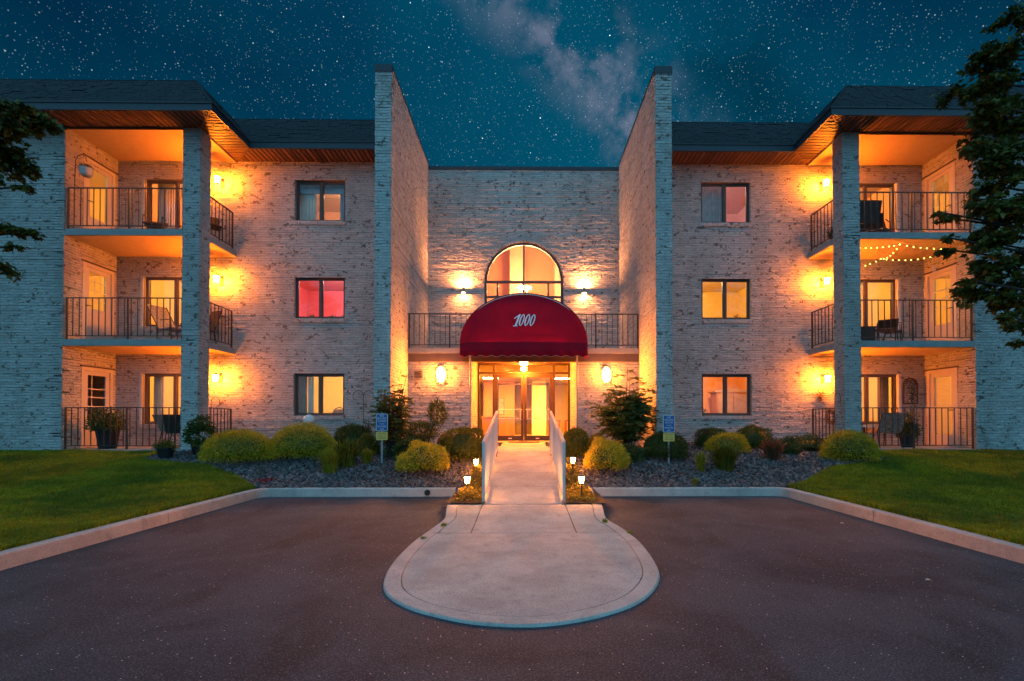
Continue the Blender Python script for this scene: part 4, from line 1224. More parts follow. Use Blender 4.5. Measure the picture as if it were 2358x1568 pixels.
# frame under the canvas
mb = MB()
for yy in (AY0+.06, AY1-.05): mb.tube([((AX-.03)*math.cos(a), yy, AS+(AH-.04)*math.sin(a)) for a in np.linspace(0, PI, 24)], .013, 6)
for s in (-1, 1): mb.tube([(s*(AX-.03), AY0+.06, AS), (s*(AX-.03), AY1, AS)], .013, 6)
mb.tube([(-AX+.03, AY0+.06, AS), (AX-.03, AY0+.06, AS)], .013, 6)
mb.build('awning_frame', M['alu'], t)
for s in (-1, 1):
    mb = MB(); mb.tube([(s*1.36, AY0+.08, H(1.36, 12.5)-.02), (s*1.36, AY0+.08, AS)], .022, 10); mb.build('post', M['aluB'], t)
# digits: slanted brush numerals
def digits():
    mb = MB(); h = .30; sh = .30; yy = AY0-.094
    def P(x, z, k=0): return (x+z*sh, fy(x+z*sh, 3.77+z)-.012-k, 3.80+z)
    x = -.27
    # 1: thick slanted stem with a flag
    for q in ([(x+.035, 0), (x+.085, 0), (x+.105, h), (x+.060, h)], [(x-.035, h*.66), (x-.020, h*.60), (x+.07, h*.84), (x+.078, h)]):
        mb.prism([P(a, b) for a, b in q], (0, .006, 0))
    mb.prism([P(a, b) for a, b in ((x+.0, -.012), (x+.11, -.012), (x+.11, .010), (x+.0, .010))], (0, .006, 0))
    for k in range(3):
        cx = -.095+k*.135; cz = h/2; n = 26
        for i in range(n):
            t0, t1 = 2*PI*i/n, 2*PI*(i+1)/n
            def out(a): return (cx+.060*math.cos(a), cz+(h/2)*math.sin(a))
            def inn(a): return (cx+.003+.026*math.cos(a), cz+(h/2-.022)*math.sin(a))
            mb.prism([P(*out(t0)), P(*out(t1)), P(*inn(t1)), P(*inn(t0))], (0, .006, 0))
    mb.build('number', M['digit'], t)
digits()

# ------------------------------------------------------------------ lamps on the walls
SC = (1.0, .215, .010)
def sconce(s, f, label):
    x = s*8.50; z = f+1.90; y = YW-.27
    t = thing('wall_lamp', label, 'wall lamp', (x, YW-.02, z), 'lantern wall lamps on the balconies')
    mb = MB(); mb.box(x-.045, x+.045, YW-.035, YW-.0155, z-.12, z+.14); mb.build('back_plate', M['black'], t)
    mb = MB(); mb.tube([(x, YW-.03, z+.06), (x, YW-.16, z+.15), (x, y, z+.135)], .011, 8); mb.build('arm', M['black'], t)
    mb = MB()
    mb.lathe((x, y, z+.075), [(.088, 0), (.09, .008), (.03, .05), (.012, .062)], 4)
    mb.lathe((x, y, z-.115), [(.03, 0), (.062, .012), (.062, .019)], 4)
    for k in range(4):
        a = PI/2*k; c, d_ = math.cos(a), math.sin(a)
        mb.tube([(x+.062*c, y+.062*d_, z-.10), (x+.084*c, y+.084*d_, z+.076)], .005, 4)
    mb.build('lantern_cage', M['black'], t)
    mb = MB(); mb.lathe((x, y, z-.092), [(.050, 0), (.072, .164)], 8); mb.build('glass', lamp_mat(SC, 1500), t)
for s in (-1, 1):
    for fi, f in enumerate(FL):
        sconce(s, f, f'lit lantern on the {FLN[fi]} floor balcony wall behind the {"left" if s < 0 else "right"} brick pillar')
for s in (-1, 1):
    x, z = s*2.19, 2.63
    t = thing('oval_wall_lamp', f'oval glowing wall lamp on the entrance brick wall {"near the air vent" if s < 0 else "above the tall leafy shrub"}', 'wall lamp', (x, YE, z), 'oval lamps either side of the entrance')
    mb = MB()
    for k in range(28):
        a0, a1 = 2*PI*k/28, 2*PI*(k+1)/28
        mb.prism([(x+.128*math.cos(a0), YE-.06, z+.225*math.sin(a0)), (x+.128*math.cos(a1), YE-.06, z+.225*math.sin(a1)), (x+.108*math.cos(a1), YE-.06, z+.20*math.sin(a1)), (x+.108*math.cos(a0), YE-.06, z+.20*math.sin(a0))], (0, .045, 0))
    mb.build('rim', M['bronze'], t)
    mb = MB(); mb.ball((x, YE-.065, z), .107, .075, .199, 18, 10); mb.build('diffuser', lamp_mat((1, .245, .020), 950), t, smooth=True)
for s in (-1, 1):
    x, z = s*1.92, 5.57
    t = thing('up_down_light', f'small cylinder light washing the brick up and down beside the arched window, {"vent" if s < 0 else "tall shrub"} side', 'wall light', (x, YU-.02, z), 'cylinder lights beside the arched window')
    mb = MB(); mb.box(x-.03, x+.03, YU-.06, YU-.0155, z-.03, z+.03); mb.tube([(x, YU-.15, z-.09), (x, YU-.15, z+.09)], .047, 14, cap=False)
    mb.tube([(x, YU-.15, z-.01), (x, YU-.15, z+.01)], .046, 14)
    mb.build('housing', M['aluB'], t)
    for sg, st in ((1, 7000), (-1, 3200)):
        mb = MB(); mb.tube([(x, YU-.15, z+sg*.084), (x, YU-.15, z+sg*.0915)], .038, 14); mb.build('bulb', lamp_mat((1, .31, .08), st), t)

# vent
t = thing('air_vent', 'square louvred vent in the brick wall left of the oval lamp', 'vent', (-2.80, YE-.02, 2.63))
mb = MB(); x, z = -2.80, 2.63
mb.box(x-.13, x+.13, YE-.03, YE-.016, z-.12, z-.10); mb.box(x-.13, x+.13, YE-.03, YE-.016, z+.10, z+.12); mb.box(x-.13, x-.11, YE-.03, YE-.016, z-.10, z+.10); mb.box(x+.11, x+.13, YE-.03, YE-.016, z-.10, z+.10)
mb.build('frame', M['slab'], t)
for k in range(5):
    zz = z-.09+k*.038; mb = MB(); mb.prism([(x-.11, YE-.028, zz), (x-.11, YE-.017, zz+.020), (x-.11, YE-.017, zz+.026), (x-.11, YE-.028, zz+.006)], (.22, 0, 0)); mb.build('louvre', M['bronze'], t)

# ------------------------------------------------------------------ ramp handrails
for s in (-1, 1):
    t = thing('handrail', f'grey metal handrail with close vertical bars on the {"left" if s < 0 else "right"} edge of the ramp', 'handrail', (s*.66, 8.0, zr(8.0)), 'handrails of the entrance ramp')
    x = s*.628; y0, y1 = 7.70, 11.55
    mb = MB()
    def slope(dz0, dz1, wd, ya=y0, yb_=y1):
        mb.prism([(x-wd, ya, zr(ya)+dz0), (x-wd, yb_, zr(yb_)+dz0), (x-wd, yb_, zr(yb_)+dz1), (x-wd, ya, zr(ya)+dz1)], (2*wd, 0, 0))
    slope(.90, .95, .024); mb.build('top_rail', M['alu'], t)
    mb = MB(); slope(.06, .09, .014); mb.build('bottom_rail', M['alu'], t)
    for yy in (y0+.02, 9.0, 10.3, y1-.02):
        mb = MB(); mb.box(x-.021, x+.021, yy-.021, yy+.021, zr(yy)-.10, zr(yy)+.899); mb.build('post', M['alu'], t)
    yy = y0+.12
    while yy < y1-.06:
        mb = MB(); mb.box(x-.008, x+.008, yy-.008, yy+.008, zr(yy)+.091, zr(yy)+.899); mb.build('baluster', M['alu'], t); yy += .098
    mb = MB(); mb.box(x-s*.03-.012, x-s*.03+.012, 7.70, 11.55, 0, 0) if False else None

# ------------------------------------------------------------------ plants
def leaves(P, Nn, l, w_, droop=0.0, spread=0.6, shape='diamond'):
    """P centre points, Nn outward directions -> V,F"""
    n = len(P)
    D = Nn + RG.normal(0, spread, (n, 3)); D[:, 2] -= droop
    D /= np.linalg.norm(D, axis=1)[:, None]+1e-9
    S = np.cross(D, RG.normal(0, 1, (n, 3))); S /= np.linalg.norm(S, axis=1)[:, None]+1e-9
    l = l*RG.uniform(.6, 1.3, n)[:, None]; w2 = w_*RG.uniform(.6, 1.3, n)[:, None]
    Q = np.stack([P, P+D*l*.5+S*w2*.5, P+D*l, P+D*l*.5-S*w2*.5], 1).reshape(-1, 3)
    b = np.arange(n)*4
    return Q, np.stack([b, b+1, b+2, b+3], 1)

def lump(d, seed, amp, freq):
    r = np.random.default_rng(seed); A = r.normal(0, 1, (6, 3))*freq; ph = r.uniform(0, 6.28, 6)
    return 1+amp*np.mean(np.sin(d@A.T+ph), axis=1)*2.0

def bush(name, label, x, y, w_, h, mat, n=7000, leaf=(.05, .016), group=None, droop=.1, dome=True, depth=None, amp=.10, freq=4.0, box=0.0, cat='shrub', spread=.6, seed=None, skirt=.12, lift=0.0):
    z0 = H(x, y)+lift
    seed = seed if seed is not None else int(abs(x*131+y*17)*10) % 9999
    t = thing(name, label, cat, (x, y, z0-lift), group)
    rx, ry = w_/2, (depth or w_)/2
    d = RG.normal(0, 1, (n, 3)); d /= np.linalg.norm(d, axis=1)[:, None]
    if dome: d[:, 2] = np.abs(d[:, 2])*1.0 - .15*RG.uniform(0, 1, n); 
    k = lump(d, seed, amp, freq)*(1+.03*RG.normal(0, 1, n))*np.where(RG.uniform(0, 1, n) < .22, RG.uniform(.72, .95, n), 1)*np.where(RG.uniform(0, 1, n) < .05, RG.uniform(1.02, 1.13, n), 1)
    dd = d.copy()
    if box:   # squarer, clipped outline
        q = np.max(np.abs(d), axis=1)[:, None]; dd = d*(1-box)+d/q*box*.86
    P = np.zeros((n, 3))
    hz = h if dome else h/2
    P[:, 0] = x+dd[:, 0]*rx*k; P[:, 1] = y+dd[:, 1]*ry*k
    P[:, 2] = (z0+skirt*h+dd[:, 2]*(h*(1-skirt))*k) if dome else (z0+h/2+dd[:, 2]*hz*k)
    V, F = leaves(P, d, leaf[0], leaf[1], droop, spread)
    # inner core so that light does not pass straight through
    c = MB()
    if dome: c.lathe((x, y, z0), [(rx*.30, .03), (rx*.78, h*.16), (rx*.84, h*.30), (rx*.74, h*.55), (rx*.50, h*.75), (rx*.12, h*.85)], 14, 0, 1, ry/rx)
    else: c.ball((x, y, z0+h/2), rx*.80, ry*.80, h*.40, 12, 7)
    o = finish('foliage', np_mesh('foliage', V, F, Vector((x, y, z0-lift))), mat, t)
    c.build('inner_foliage', M['deep'], t, smooth=True)
    m2 = MB()
    for kk in range(3):
        a = kk*2.1+seed; m2.tube([(x+.03*math.cos(a), y+.03*math.sin(a), z0-lift-.05), (x+.3*rx*math.cos(a), y+.3*ry*math.sin(a), z0+h*.45)], [.018, .008], 6)
    m2.build('stem', M['bark'], t)
    return t

bush('mounded_shrub', 'broad mounded golden green shrub beside the flower pots by the brick pillar', -6.25, 10.95, 1.50, .68, M['golden'], 17000, (.060, .009), None, .45, depth=1.2, amp=.05, cat='shrub')
bush('mounded_shrub', 'broad mounded golden green shrub in front of the white globe lamp', -4.95, 11.15, 1.50, .73, M['golden'], 17000, (.060, .009), None, .45, depth=1.2, amp=.05)
bush('mounded_shrub', 'mounded olive green shrub at the lawn edge before the string light side patio', 7.20, 10.85, 1.08, .68, M['golden'], 12000, (.055, .009), None, .45, depth=1.1, amp=.05)
bush('round_shrub', 'dark green round shrub under the wall between the globe lamp and the blue sign', -4.25, 12.35, .88, .66, M['deep'], 8000, (.045, .018), amp=.06, box=.3)
bush('golden_shrub', 'bright golden rounded shrub right of the blue sign near the ramp', -2.07, 10.25, .94, .56, M['goldlight'], 10000, (.050, .012), amp=.14, freq=5, lift=.05)
bush('golden_shrub', 'bright golden rounded shrub between the ramp and the right sign', 1.72, 10.30, .84, .56, M['goldlight'], 10000, (.050, .012), amp=.14, freq=5, lift=.05)
bush('clipped_shrub', 'large clipped green shrub against the left ramp handrail', -1.30, 10.90, .86, .74, M['green'], 12000, (.035, .016), amp=.05, box=.75)
bush('clipped_shrub', 'clipped round shrub behind the right ramp handrail', 1.17, 11.15, .62, .64, M['green'], 9000, (.035, .016), amp=.05, box=.4)
bush('small_shrub', 'small dark shrub behind the large clipped one by the entrance wall', -1.88, 12.2, .48, .44, M['green'], 3500, (.04, .016))
bush('small_shrub', 'small low shrub at the foot of the wall under the right oval lamp', 1.85, 12.45, .58, .38, M['green'], 4000, (.04, .016))
bush('round_shrub', 'dark green round shrub behind the post of the right sign', 3.18, 11.05, .94, .58, M['deep'], 10000, (.045, .016), amp=.06, box=.2)
bush('clipped_shrub', 'dark boxy shrub under the ground floor window with the cabinet', 4.92, 12.9, .76, .50, M['deep'], 6500, (.04, .016), amp=.05, box=.7)
bush('flat_golden_shrub', 'flat topped golden shrub in front of the dark boxy one', 4.85, 11.75, .92, .44, M['golden'], 9000, (.045, .010), amp=.08, box=.2, lift=.03)
bush('clipped_shrub', 'olive clipped shrub leaning right under the window corner', 5.95, 12.75, .88, .58, M['green'], 7500, (.04, .014), amp=.08, box=.45)
bush('creeping_juniper', 'low spreading green juniper by the right patio railing', 7.3, 12.4, 1.15, .30, M['juniper'], 4500, (.10, .016), amp=.35, freq=6, spread=.8)
bush('creeping_juniper', 'low arching green juniper right of the left blue sign', -2.62, 11.3, .95, .40, M['juniper'], 4500, (.12, .016), amp=.35, freq=6, spread=.8)

def blades(name, label, x, y, w_, h, mat, n, bw, arch=.6, cat='ornamental grass', group=None, up=.35):
    z0 = H(x, y); t = thing(name, label, cat, (x, y, z0), group)
    a = RG.uniform(0, 2*PI, n); ln = RG.uniform(.6, 1.05, n); out = RG.uniform(.1, 1, n)*w_/2
    bx = x+RG.normal(0, w_*.08, n); by = y+RG.normal(0, w_*.08, n)
    pts = []
    for u in (0, .5, .85, 1.0):
        r = out*(u**1.6); zz = h*ln*(u-arch*.35*u**3*(out/(w_/2)))
        pts.append(np.stack([bx+r*np.cos(a), by+r*np.sin(a), z0+zz], 1))
    side = np.stack([-np.sin(a), np.cos(a), np.zeros(n)], 1)
    side += RG.normal(0, .3, (n, 3)); side /= np.linalg.norm(side, axis=1)[:, None]
    V = []
    for u, p in zip((1, 1, .7, .08), pts): V += [p-side*bw*u*.5, p+side*bw*u*.5]
    V = np.stack(V, 1).reshape(-1, 3); b = np.arange(n)*8
    F = np.concatenate([np.stack([b+2*i, b+2*i+1, b+2*i+3, b+2*i+2], 1) for i in range(3)])
    finish('leaf_blades', np_mesh('leaf_blades', V, F, Vector((x, y, z0))), mat, t)
    MB().lathe((x, y, z0-.02), [(w_*.10, 0), (w_*.12, .04), (w_*.05, .10)], 8).build('root_crown', M['bark'], t)
    return t
blades('ornamental_grass', 'lime tuft of fine grass in front of the strappy leaved plant', -3.99, 10.2, .62, .56, M['lime'], 900, .007)
blades('strap_leaf_plant', 'dark green strappy leaved plant between the lime tuft and the blue sign', -3.74, 10.5, .66, .66, M['green'], 300, .030, .9, 'plant')
blades('ornamental_grass', 'small low grass tuft left of the blue sign post', -3.36, 10.62, .38, .38, M['lime'], 400, .008)
blades('ornamental_grass', 'dense spiky dark green tuft in the right bed before the flat golden shrub', 4.21, 10.3, .72, .56, M['green'], 1500, .010, .5)
blades('ornamental_grass', 'thin pale grass tuft left of the dense spiky one', 3.69, 10.25, .34, .46, M['lime'], 350, .008)
blades('ornamental_grass', 'russet spiky tuft near the lawn edge of the right bed', 5.55, 10.95, .70, .52, M['russet'], 500, .010, .4)
blades('ornamental_grass', 'tiny green tuft in the gravel behind the right kerb', 3.3, 9.48, .22, .16, M['lime'], 120, .008)

def pinnate(name, label, x, y, w_, h, mat, stems, frond=.34, lf=(.085, .022), nl=9, cat='shrub', lean=(0, 0), tops=None, nfr=7):
    """open shrub: canes with compound leaves along them"""
    z0 = H(x, y)-.02; t = thing(name, label, cat, (x, y, z0), None)
    st = MB(); P = []; D = []
    for k in range(stems):
        a = random.uniform(0, 2*PI); r = random.uniform(.15, 1)*w_/2*.75; hh = h*random.uniform(.5, .92)
        tip = Vector((x+r*math.cos(a)+lean[0], y+r*math.sin(a)*.8+lean[1], z0+hh))
        if tops and k < len(tops): tip = Vector(tops[k])
        b = Vector((x+random.gauss(0, .05), y+random.gauss(0, .05), z0))
        mid = b.lerp(tip, .5)+Vector((random.gauss(0, .03), random.gauss(0, .03), .06))
        st.tube([b, mid, tip], [.014, .010, .005], 5)
        for q in range(nfr):
            u = .35+.65*(q+random.random())/nfr
            p = b.lerp(mid, u*2) if u < .5 else mid.lerp(tip, (u-.5)*2)
            aa = random.uniform(0, 2*PI); dr = Vector((math.cos(aa), math.sin(aa), random.uniform(.1, .8))).normalized()
            ln = frond*random.uniform(.5, 1.1)
            pr = p.copy()
            sd = dr.cross(Vector((0, 0, 1))).normalized()
            for i in range(nl):
                v = (i+1)/nl; c = p+dr*ln*v+Vector((0, 0, -.45*ln*v*v))
                for sg in (-1, 1):
                    P.append(c); D.append((sd*sg+dr*.9+Vector((0, 0, -.25))).normalized())
            P.append(c); D.append(dr)
            st.tube([p, p+dr*ln*.5+Vector((0, 0, -.11*ln)), c], .0025, 3, cap=False)
    P = np.array([tuple(p) for p in P]); D = np.array([tuple(d_) for d_ in D])
    V, F = leaves(P, D, lf[0], lf[1], 0, .16)
    finish('foliage', np_mesh('foliage', V, F, Vector((x, y, z0))), mat, t)
    st.build('stem', M['bark'], t)
    return t
pinnate('tall_shrub', 'tall open feathery shrub behind the blue sign against the lit brick', -2.95, 11.0, .95, 1.66, M['olive'], 48, .30, (.090, .024), 10, tops=[(-2.62, 11.05, 2.40), (-2.75, 11.1, 2.2), (-2.60, 11.0, 1.95), (-3.2, 11.0, 2.05), (-3.25, 10.95, 1.8)], nfr=7)
pinnate('tall_shrub', 'very large leafy green shrub with a tall top shoot by the right oval lamp', 2.40, 11.55, 1.70, 1.62, M['olive'], 70, .42, (.125, .034), 10, tops=[(2.45, 11.6, 2.68), (2.50, 11.6, 2.45), (1.95, 11.5, 2.15), (2.15, 11.5, 2.12), (2.8, 11.5, 1.95)], nfr=9)
pinnate('hanging_vine_shrub', 'thin climbing shrub on the shepherd hook left of the blue sign', -3.82, 12.1, .42, .95, M['juniper'], 9, .2, (.05, .013), 7)
def tuft_tree(x, y, label, stem_to, r, hz, mat, n):
    z0 = H(x, y); t = thing('topiary_shrub', label, 'shrub', (x, y, z0))
    MB().tube([(x, y, z0-.03), ((x+stem_to[0])/2-.02, y, (z0+stem_to[2])/2), stem_to], [.018, .014, .010], 7).build('stem', M['bark'], t)
    d = RG.normal(0, 1, (n, 3)); d /= np.linalg.norm(d, axis=1)[:, None]
    k = lump(d, 5, .2, 4)*RG.uniform(.55, 1.05, n)
    P = np.array(stem_to)+np.stack([d[:, 0]*r*k, d[:, 1]*r*k, d[:, 2]*hz*k], 1)
    V, F = leaves(P, d+np.array((0, 0, .6)), .075, .013, 0, .5)
    finish('foliage', np_mesh('foliage', V, F, Vector((x, y, z0))), mat, t)
tuft_tree(-2.25, 11.3, 'small tufted shrub on a bare leaning stem left of the entrance', (-1.98, 11.35, 1.58), .20, .28, M['green'], 2200)
pinnate('leafy_shrub', 'low leafy shrub between the golden shrub and the tall feathery one', -2.55, 10.75, .70, .55, M['olive'], 16, .22, (.07, .02), 8)
bush('low_shrub', 'low dark green shrub in the corner behind the left fin wall sign', -3.62, 11.35, .60, .42, M['green'], 4500, (.05, .016), amp=.2)
bush('low_shrub', 'low yellow green shrub at the foot of the large leafy one', 2.30, 10.85, .55, .28, M['juniper'], 3500, (.07, .016), amp=.3, spread=.8)
bush('low_shrub', 'low green shrub beside the russet tuft near the patio', 6.25, 11.7, .60, .34, M['juniper'], 3500, (.07, .016), amp=.3, spread=.8)
tuft_tree(-2.45, 11.4, 'bushy dark tuft below the tall feathery shrub', (-2.35, 11.4, 1.16), .34, .22, M['deep'], 3000)

# ground cover by the ramp
def cover(x0, x1, y0, y1, n, label):
    xs_ = RG.uniform(x0, x1, n); ys_ = RG.uniform(y0, y1, n)
    zz = np.array([H(a, b) for a, b in zip(xs_, ys_)])
    cx, cy = (x0+x1)/2, (y0+y1)/2
    e = 1-((xs_-cx)/((x1-x0)/2))**2
    hh = RG.uniform(.0, .22, n)*(.35+.65*np.clip(e, 0, 1))*(.6+.4*np.sin(xs_*9+ys_*6))
    P = np.stack([xs_, ys_, zz+hh], 1)
    V, F = leaves(P, np.tile((0, 0, .6), (n, 1)), .040, .024, 0, .8)
    o = finish('ground_cover', np_mesh('ground_cover', V, F), M['ivy'], None, kind='stuff'); tag(o, label, 'ground cover')
cover(-1.08, -.70, 7.66, 11.0, 5200, 'yellow green ground cover along the left side of the ramp')
cover(.70, 1.12, 7.66, 11.0, 5600, 'yellow green ground cover along the right side of the ramp')
mb = MB()
t = thing('red_leaved_plant', 'small patch of red leaves at the left kerb corner', 'plant', (-5.05, 9.72, H(-5.05, 9.72)))
P = np.stack([RG.normal(-5.05, .12, 260), RG.normal(9.72, .07, 260), H(-5.05, 9.72)+RG.uniform(0, .07, 260)], 1)
V, F = leaves(P, np.tile((0, 0, .4), (260, 1)), .035, .022, 0, .9)
finish('foliage', np_mesh('foliage', V, F, off(t)), M['red'], t)
# weeds in the joints
for i, (x, y, z, lab) in enumerate(((-.98, 6.05, .12, 'weed tuft in the joint at the left neck of the island'), (1.02, 6.25, .12, 'weed tuft in the joint at the right neck of the island'), (-1.18, 5.85, .0, 'dry weed against the kerb left of the island neck'), (1.30, 6.1, .0, 'weed against the kerb right of the island neck'))):
    t = thing('weed', lab, 'weed', (x, y, z))
    P = np.stack([RG.normal(x, .012, 90), RG.normal(y, .016, 90), np.full(90, z)], 1)
    V, F = leaves(P, np.tile((0, 0, 1.0), (90, 1)), .05, .008, 0, .7)
    finish('blades', np_mesh('blades', V, F, off(t)), M['lime'], t)

# ------------------------------------------------------------------ path lights, signs, posts
def path_light(x, y, label):
    z = H(x, y)
    t = thing('path_light', label, 'path light', (x, y, z), 'small lit path lights beside the ramp')
    MB().tube([(x, y, z-.05), (x, y, z+.25)], .010, 8).build('stake', M['black'], t)
    MB().lathe((x, y, z+.24), [(.030, 0), (.036, .012), (.036, .02)], 10).build('collar', M['bronze'], t)
    MB().lathe((x, y, z+.262), [(.026, 0), (.046, .10)], 10).build('glass', lamp_mat((1, .34, .06), 500), t, smooth=True)
    c = MB(); c.lathe((x, y, z+.363), [(.064, 0), (.066, .010), (.045, .030), (.02, .036)], 12)
    for k in range(4):
        a = PI/2*k+.4; c.tube([(x+.032*math.cos(a), y+.032*math.sin(a), z+.258), (x+.052*math.cos(a), y+.052*math.sin(a), z+.364)], .0035, 4)
    c.build('cap', M['bronze'], t)
path_light(-.90, 7.88, 'lit path light at the foot of the ramp, parking side, left of the walk')
path_light(-.96, 9.95, 'lit path light further up beside the left handrail, nearer the clipped shrub')
path_light(.92, 7.88, 'lit path light at the foot of the ramp, parking side, right of the walk')
path_light(1.00, 10.05, 'lit path light further up beside the right handrail, nearer the golden shrub')

def text_part(body, size, x, y, z, parent, mat, width):
    cu = bpy.data.curves.new('lettering', 'FONT'); cu.body = body; cu.size = size; cu.extrude = .0008; cu.align_x = 'CENTER'; cu.align_y = 'CENTER'
    tmp = bpy.data.objects.new('tmp', cu); COL.objects.link(tmp)
    dg = bpy.context.evaluated_depsgraph_get(); me = bpy.data.meshes.new_from_object(tmp.evaluated_get(dg))
    bpy.data.objects.remove(tmp)
    if len(me.vertices) == 0: return
    co = np.zeros(len(me.vertices)*3, np.float32); me.vertices.foreach_get('co', co); co = co.reshape(-1, 3)
    wd = co[:, 0].max()-co[:, 0].min(); co[:, 0] *= width/wd
    new = np.stack([co[:, 0]+x, -co[:, 2]+y, co[:, 1]+z], 1)-np.array(off(parent))
    me.vertices.foreach_set('co', new.astype(np.float32).ravel()); me.materials.clear()
    finish('lettering', me, mat, parent)
def rrect(mb, x, y0, y1, z, w_, h, r):
    pts = []
    for cx, cz, a0 in ((w_/2-r, h/2-r, 0), (-w_/2+r, h/2-r, PI/2), (-w_/2+r, -h/2+r, PI), (w_/2-r, -h/2+r, 1.5*PI)):
        for k in range(5): a = a0+PI/2*k/4; pts.append((x+cx+r*math.cos(a), y0, z+cz+r*math.sin(a)))
    mb.prism(pts, (0, y1-y0, 0))
def sign(x, y, top, lines, ylines, label):
    z0 = H(x, y)
    t = thing('parking_sign', label, 'sign', (x, y, z0))
    MB().box(x-.018, x+.018, y, y+.02, z0-.1, top+.02).build('post', M['aluB'], t)
    W, Hh = .25, .37
    zc = top-Hh/2
    mb = MB(); rrect(mb, x, y-.006, y-.002, zc, W, Hh, .025); p1 = mb.build('sign_plate', M['sign_ink'], t)
    mb = MB(); rrect(mb, x, y-.0085, y-.0065, zc, W-.022, Hh-.022, .018); mb.build('sign_face', M['sign_blue'], p1)
    zz = zc+Hh/2-.045
    for txt, wd, sz in lines:
        text_part(txt, sz, x, y-.0098, zz, p1, M['sign_ink'], wd); zz -= .057
    z2 = zc-Hh/2-.015-.09
    mb = MB(); rrect(mb, x, y-.006, y-.002, z2, W-.005, .18, .02); p2 = mb.build('sign_plate', M['sign_yellow'], t)
    zz = z2+.052
    for txt, wd, sz in ylines:
        text_part(txt, sz, x, y-.0078, zz, p2, M['sign_dark'], wd); zz -= .050
sign(-3.04, 10.61, 1.56, (('OUZ', .09, .055), ('BUNZIO', .19, .055), ('CHOOSLI', .18, .05), ('mind', .10, .035), ('SALTOKS', .19, .052), ('TKI', .08, .05)), (('THEN STONE', .18, .04), ('Cenoir so', .17, .035), ('E NCUPITA', .18, .045)), 'blue and yellow parking sign on a metal post, feathery shrub behind it')
sign(3.13, 10.62, 1.53, (('UE', .08, .055), ('IMCEEIQ', .18, .055), ('COLOR', .17, .055), ('mind', .10, .035), ('INVPEI', .18, .052), ('OFF', .08, .05)), (('KINS YEA', .17, .04), ('Smicr so', .16, .035), ('EATS FFS', .17, .045)), 'blue and yellow parking sign in front of a round dark shrub')

t = thing('globe_lamp_post', 'unlit white globe on a short dark post behind the mounded shrubs', 'lamp post', (-5.13, 11.85, H(-5.13, 11.85)))
zb = H(-5.13, 11.85)
MB().tube([(-5.13, 11.85, zb-.1), (-5.13, 11.85, 1.27)], .03, 10).build('post', M['black'], t)
MB().lathe((-5.13, 11.85, 1.25), [(.035, 0), (.07, .03), (.055, .06)], 12).build('fitter', M['black'], t)
MB().ball((-5.13, 11.85, 1.425), .135, n=20, k=12).build('globe', M['frost'], t, smooth=True)

def hook(x, y, z0, z1, label, arms=((-1, .16), (1, .20)), r=.007):
    t = thing('shepherd_hook', label, 'plant hook', (x, y, z0))
    mb = MB(); mb.tube([(x, y, z0-.1), (x, y, z1-.1)], r, 6)
    for sg, w_ in arms:
        pts = [(x, y, z1-.1)]+[(x+sg*(w_/2-w_/2*math.cos(a)), y, z1-.08+.12*math.sin(a)) for a in np.linspace(.2, PI, 9)]+[(x+sg*w_, y, z1-.16), (x+sg*(w_-.03), y, z1-.19), (x+sg*(w_-.06), y, z1-.16)]
        mb.tube(pts, r, 6)
    mb.build('hook', M['black'], t)
hook(-4.0, 12.35, H(-4, 12.35), 2.12, 'double armed black shepherd hook by the wall left of the blue sign', ((-1, .26), (1, .26)))
hook(7.62, 12.0, H(7.6, 12), 2.05, 'curved garden hook by the ground floor patio, string light side', ((1, .14),))
hook(-7.55, 12.0, H(-7.5, 12), 1.95, 'pale curved garden hook against the wall by the left patio', ((1, .20),))

# ------------------------------------------------------------------ pots and patio things
def pot_plant(name, x, y, z, r, h, label, mat, n, lf, fh, fr_, cat='potted plant', petals=0):
    t = thing(name, label, cat, (x, y, z))
    MB().lathe((x, y, z), [(r*.72, 0), (r*.95, h*.9), (r*1.06, h*.9), (r*1.06, h), (r*.9, h), (r*.86, h*.93)], 18).build('pot', M['pot'], t)
    MB().lathe((x, y, z+h*.86), [(r*.80, 0), (r*.80, h*.06)], 14).build('soil', M['soil'], t)
    d = RG.normal(0, 1, (n, 3)); d /= np.linalg.norm(d, axis=1)[:, None]; d[:, 2] = np.abs(d[:, 2])
    k = lump(d, 3, .2, 4)*RG.uniform(.35, 1.05, n)
    P = np.array((x, y, z+h*.92))+np.stack([d[:, 0]*fr_*k, d[:, 1]*fr_*k, d[:, 2]*fh*k], 1)
    V, F = leaves(P, d, lf[0], lf[1], .2, .7)
    finish('foliage', np_mesh('foliage', V, F, off(t)), mat, t)
    if petals:
        mb = None
        PP = []; DD = []
        for c in range(petals):
            a = random.uniform(0, 2*PI); rr = random.uniform(0, .9)*fr_; c0 = np.array((x+rr*math.cos(a), y-abs(rr*math.sin(a))*.6-.05, z+h+fh*random.uniform(.45, 1.0)))
            dd = RG.normal(0, 1, (60, 3)); dd /= np.linalg.norm(dd, axis=1)[:, None]; PP.append(c0+dd*.05); DD.append(dd)
        V, F = leaves(np.concatenate(PP), np.concatenate(DD), .022, .02, 0, .6)
        finish('flowers', np_mesh('flowers', V, F, off(t)), M['petal'], t)
    return t
zp = F1
pot_plant('potted_plant', -7.95, 11.05, H(-7.95, 11.05), .18, .26, 'small dark pot of trailing green at the corner of the bed by the lawn', M['green'], 900, (.05, .018), .18, .22)
pot_plant('potted_plant', -7.50, 11.55, H(-7.5, 11.55), .22, .36, 'tall leafy plant in a dark pot in front of the brick pillar', M['deep'], 2200, (.09, .05), .50, .28)
pot_plant('flower_pot', -7.12, 11.15, H(-7.12, 11.15), .24, .30, 'dark pot of pale pink flowers beside the mounded shrub', M['deep'], 1200, (.07, .045), .26, .26, 'flower pot', 9)
